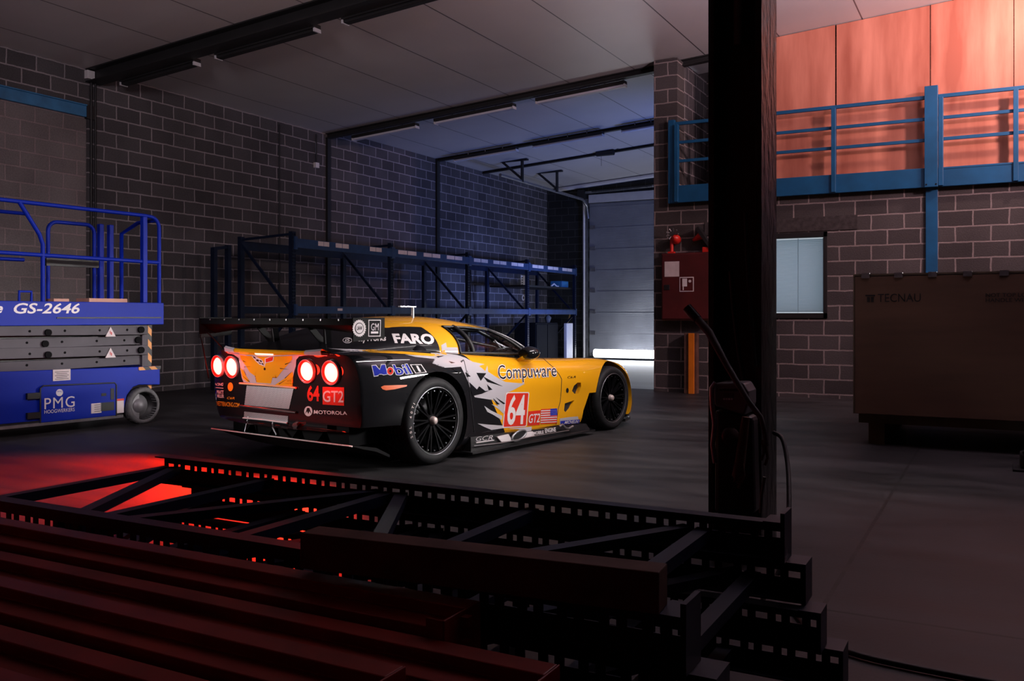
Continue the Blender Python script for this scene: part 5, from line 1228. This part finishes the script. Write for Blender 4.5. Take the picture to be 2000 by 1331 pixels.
# --- roof aerial, fuel flap
p = cast(805, 619, 0, CAB) or Vector((.25, -.3, 1.19))
b = MB(); q0 = on_v(806, 618, -.25); q1 = on_v(805, 600, -.25); b.bar((q0.x, -.25, 1.17), (q0.x, -.25, q1.z), .03, .012, (1, 0, 0)); b.bar((q0.x - .02, -.31, q1.z), (q0.x + .02, -.13 + .04, q1.z + .0), .03, .012); 
b = MB(); b.tube([(q0.x, -.25, 1.17), (q0.x, -.25, q1.z + .0)], .014, 8); b.bar((q0.x - .17, -.25, q1.z + .004), (q0.x + .03, -.25, q1.z + .002), .03, .01); b.build('roof_aerial', 'grey_steel', CAR)
p = cast(820, 686, .0, CAB)
if p: b = MB(); b.lathe([(0, .03), (.045, .027), (.075, .0)], p, (0, -.6, .8), 18); b.build('filler_cap', 'hatch_black', CAR)
# --- wheels
def wheel(u, sd, R_, wd, vo):
    ax = Vector((0, sd, 0)); c = Vector((u, sd * (vo - wd), R_)); r = .262 * R_ / .345
    b = MB(); b.lathe([(r * .93, .0), (r, .0), (r, wd * .2), (r * .9, wd * .25), (r * .9, wd * .72), (r * .965, wd * .80), (r * .985, wd - .012), (r, wd - .004), (r * 1.015, wd - .010), (r * .97, wd * .80)], c, ax, 48)
    for k in range(10):
        a0 = 2 * PI * k / 10
        for da in (-.10, .10):
            p0 = c + ax * (wd - .055) + Vector((math.cos(a0 + da * .6), 0, math.sin(a0 + da * .6))) * r * .18
            p1 = c + ax * (wd - .022) + Vector((math.cos(a0 + da), 0, math.sin(a0 + da))) * r * .955
            b.bar(p0, p1, .012, .024, ax)
    b.lathe([(0, wd - .045), (r * .2, wd - .045), (r * .25, wd - .06), (r * .25, wd - .12)], c, ax, 24)
    w_ = b.build('wheel', 'rim_black', CAR)
    b = MB(); pr = [(r * .96, wd - .015), (r * 1.04, wd - .001), (r * 1.15, wd + .004), (R_ * .955, wd - .004), (R_ * .99, wd - .03), (R_, wd - .055)]
    n = 5
    for k in range(n):
        a = .06 + (wd - .12) * (k + .5) / n
        pr += [(R_, wd - a + .008), (R_ - .008, wd - a + .007), (R_ - .008, wd - a - .004), (R_, wd - a - .005)]
    pr += [(R_, .055), (R_ * .99, .03), (R_ * .955, .004), (r * 1.04, .0), (r * .96, .015)]
    b.lathe(pr, c, ax, 64); ty = b.build('tyre', 'tyre', w_)
    b = MB()
    for k in range(40):
        a = 2 * PI * k / 40
        for (h0, h1, da) in ((.05, wd / 2, .10), (wd / 2, wd - .05, -.10)):
            P0 = c + ax * h0 + Vector((math.cos(a), 0, math.sin(a))) * (R_ - .001); P1 = c + ax * h1 + Vector((math.cos(a + da), 0, math.sin(a + da))) * (R_ - .001)
            b.bar(P0, P1, .010, .006, Vector((math.cos(a), 0, math.sin(a))))
    b.build('tread_groove', 'black', ty)
    b = MB(); b.lathe([(r * 1.0, wd - .002), (r * 1.012, wd + .001), (r * 1.024, wd - .003)], c, ax, 64); b.build('rim_edge', 'grey_steel', w_, label='bright rim edge')
    b = MB(); b.lathe([(0, wd - .004), (.02, wd - .004), (.028, wd - .012), (.033, wd - .03), (.036, wd - .06)], c, ax, 16); b.build('wheel_nut', 'nut', w_)
    b = MB(); b.lathe([(.07, wd * .45), (r * .74, wd * .45), (r * .74, wd * .55), (.07, wd * .55)], c, ax, 40); b.build('brake_disc', 'black_steel', w_)
    b = MB()
    for k in range(20): a = 2 * PI * k / 20; b.cyl(c + ax * (wd - .03) + Vector((math.cos(a), 0, math.sin(a))) * r * .9, c + ax * (wd - .02) + Vector((math.cos(a), 0, math.sin(a))) * r * .9, .006, 6)
    b.build('rim_bolt', 'grey_steel', w_)
    if sd == -1 and u == 0:
        for i, ch in enumerate('20L-40T1'):
            if ch == '-': continue
            a = math.radians(200 - i * 7.2); rr = r * 1.12
            base, fs = text_mesh(ch, .01); x0, y0, x1, y1 = bounds(base); er = Vector((math.cos(a), 0, math.sin(a))); et = Vector((math.sin(a), 0, -math.cos(a)))
            MB().add([c + ax * (wd + .006) + er * (rr + y * .034) + et * ((x - x0) * .034) for x, y in base], fs).build('lettering', 'nut', ty)
for sd in (-1, 1):
    wheel(0, sd, RR, .31, .985); wheel(WBASE, sd, RF, .30, .985)
# front splitter corner
b = MB(); b.prism([(2.95, -.60, .05), (3.12, -.93, .05), (3.35, -.86, .05), (3.78, -.4, .05), (3.8, .4, .05), (3.35, .86, .05), (3.12, .93, .05), (2.95, .60, .05)], (0, 0, .03)); b.build('front_splitter', 'carbon', CAR)
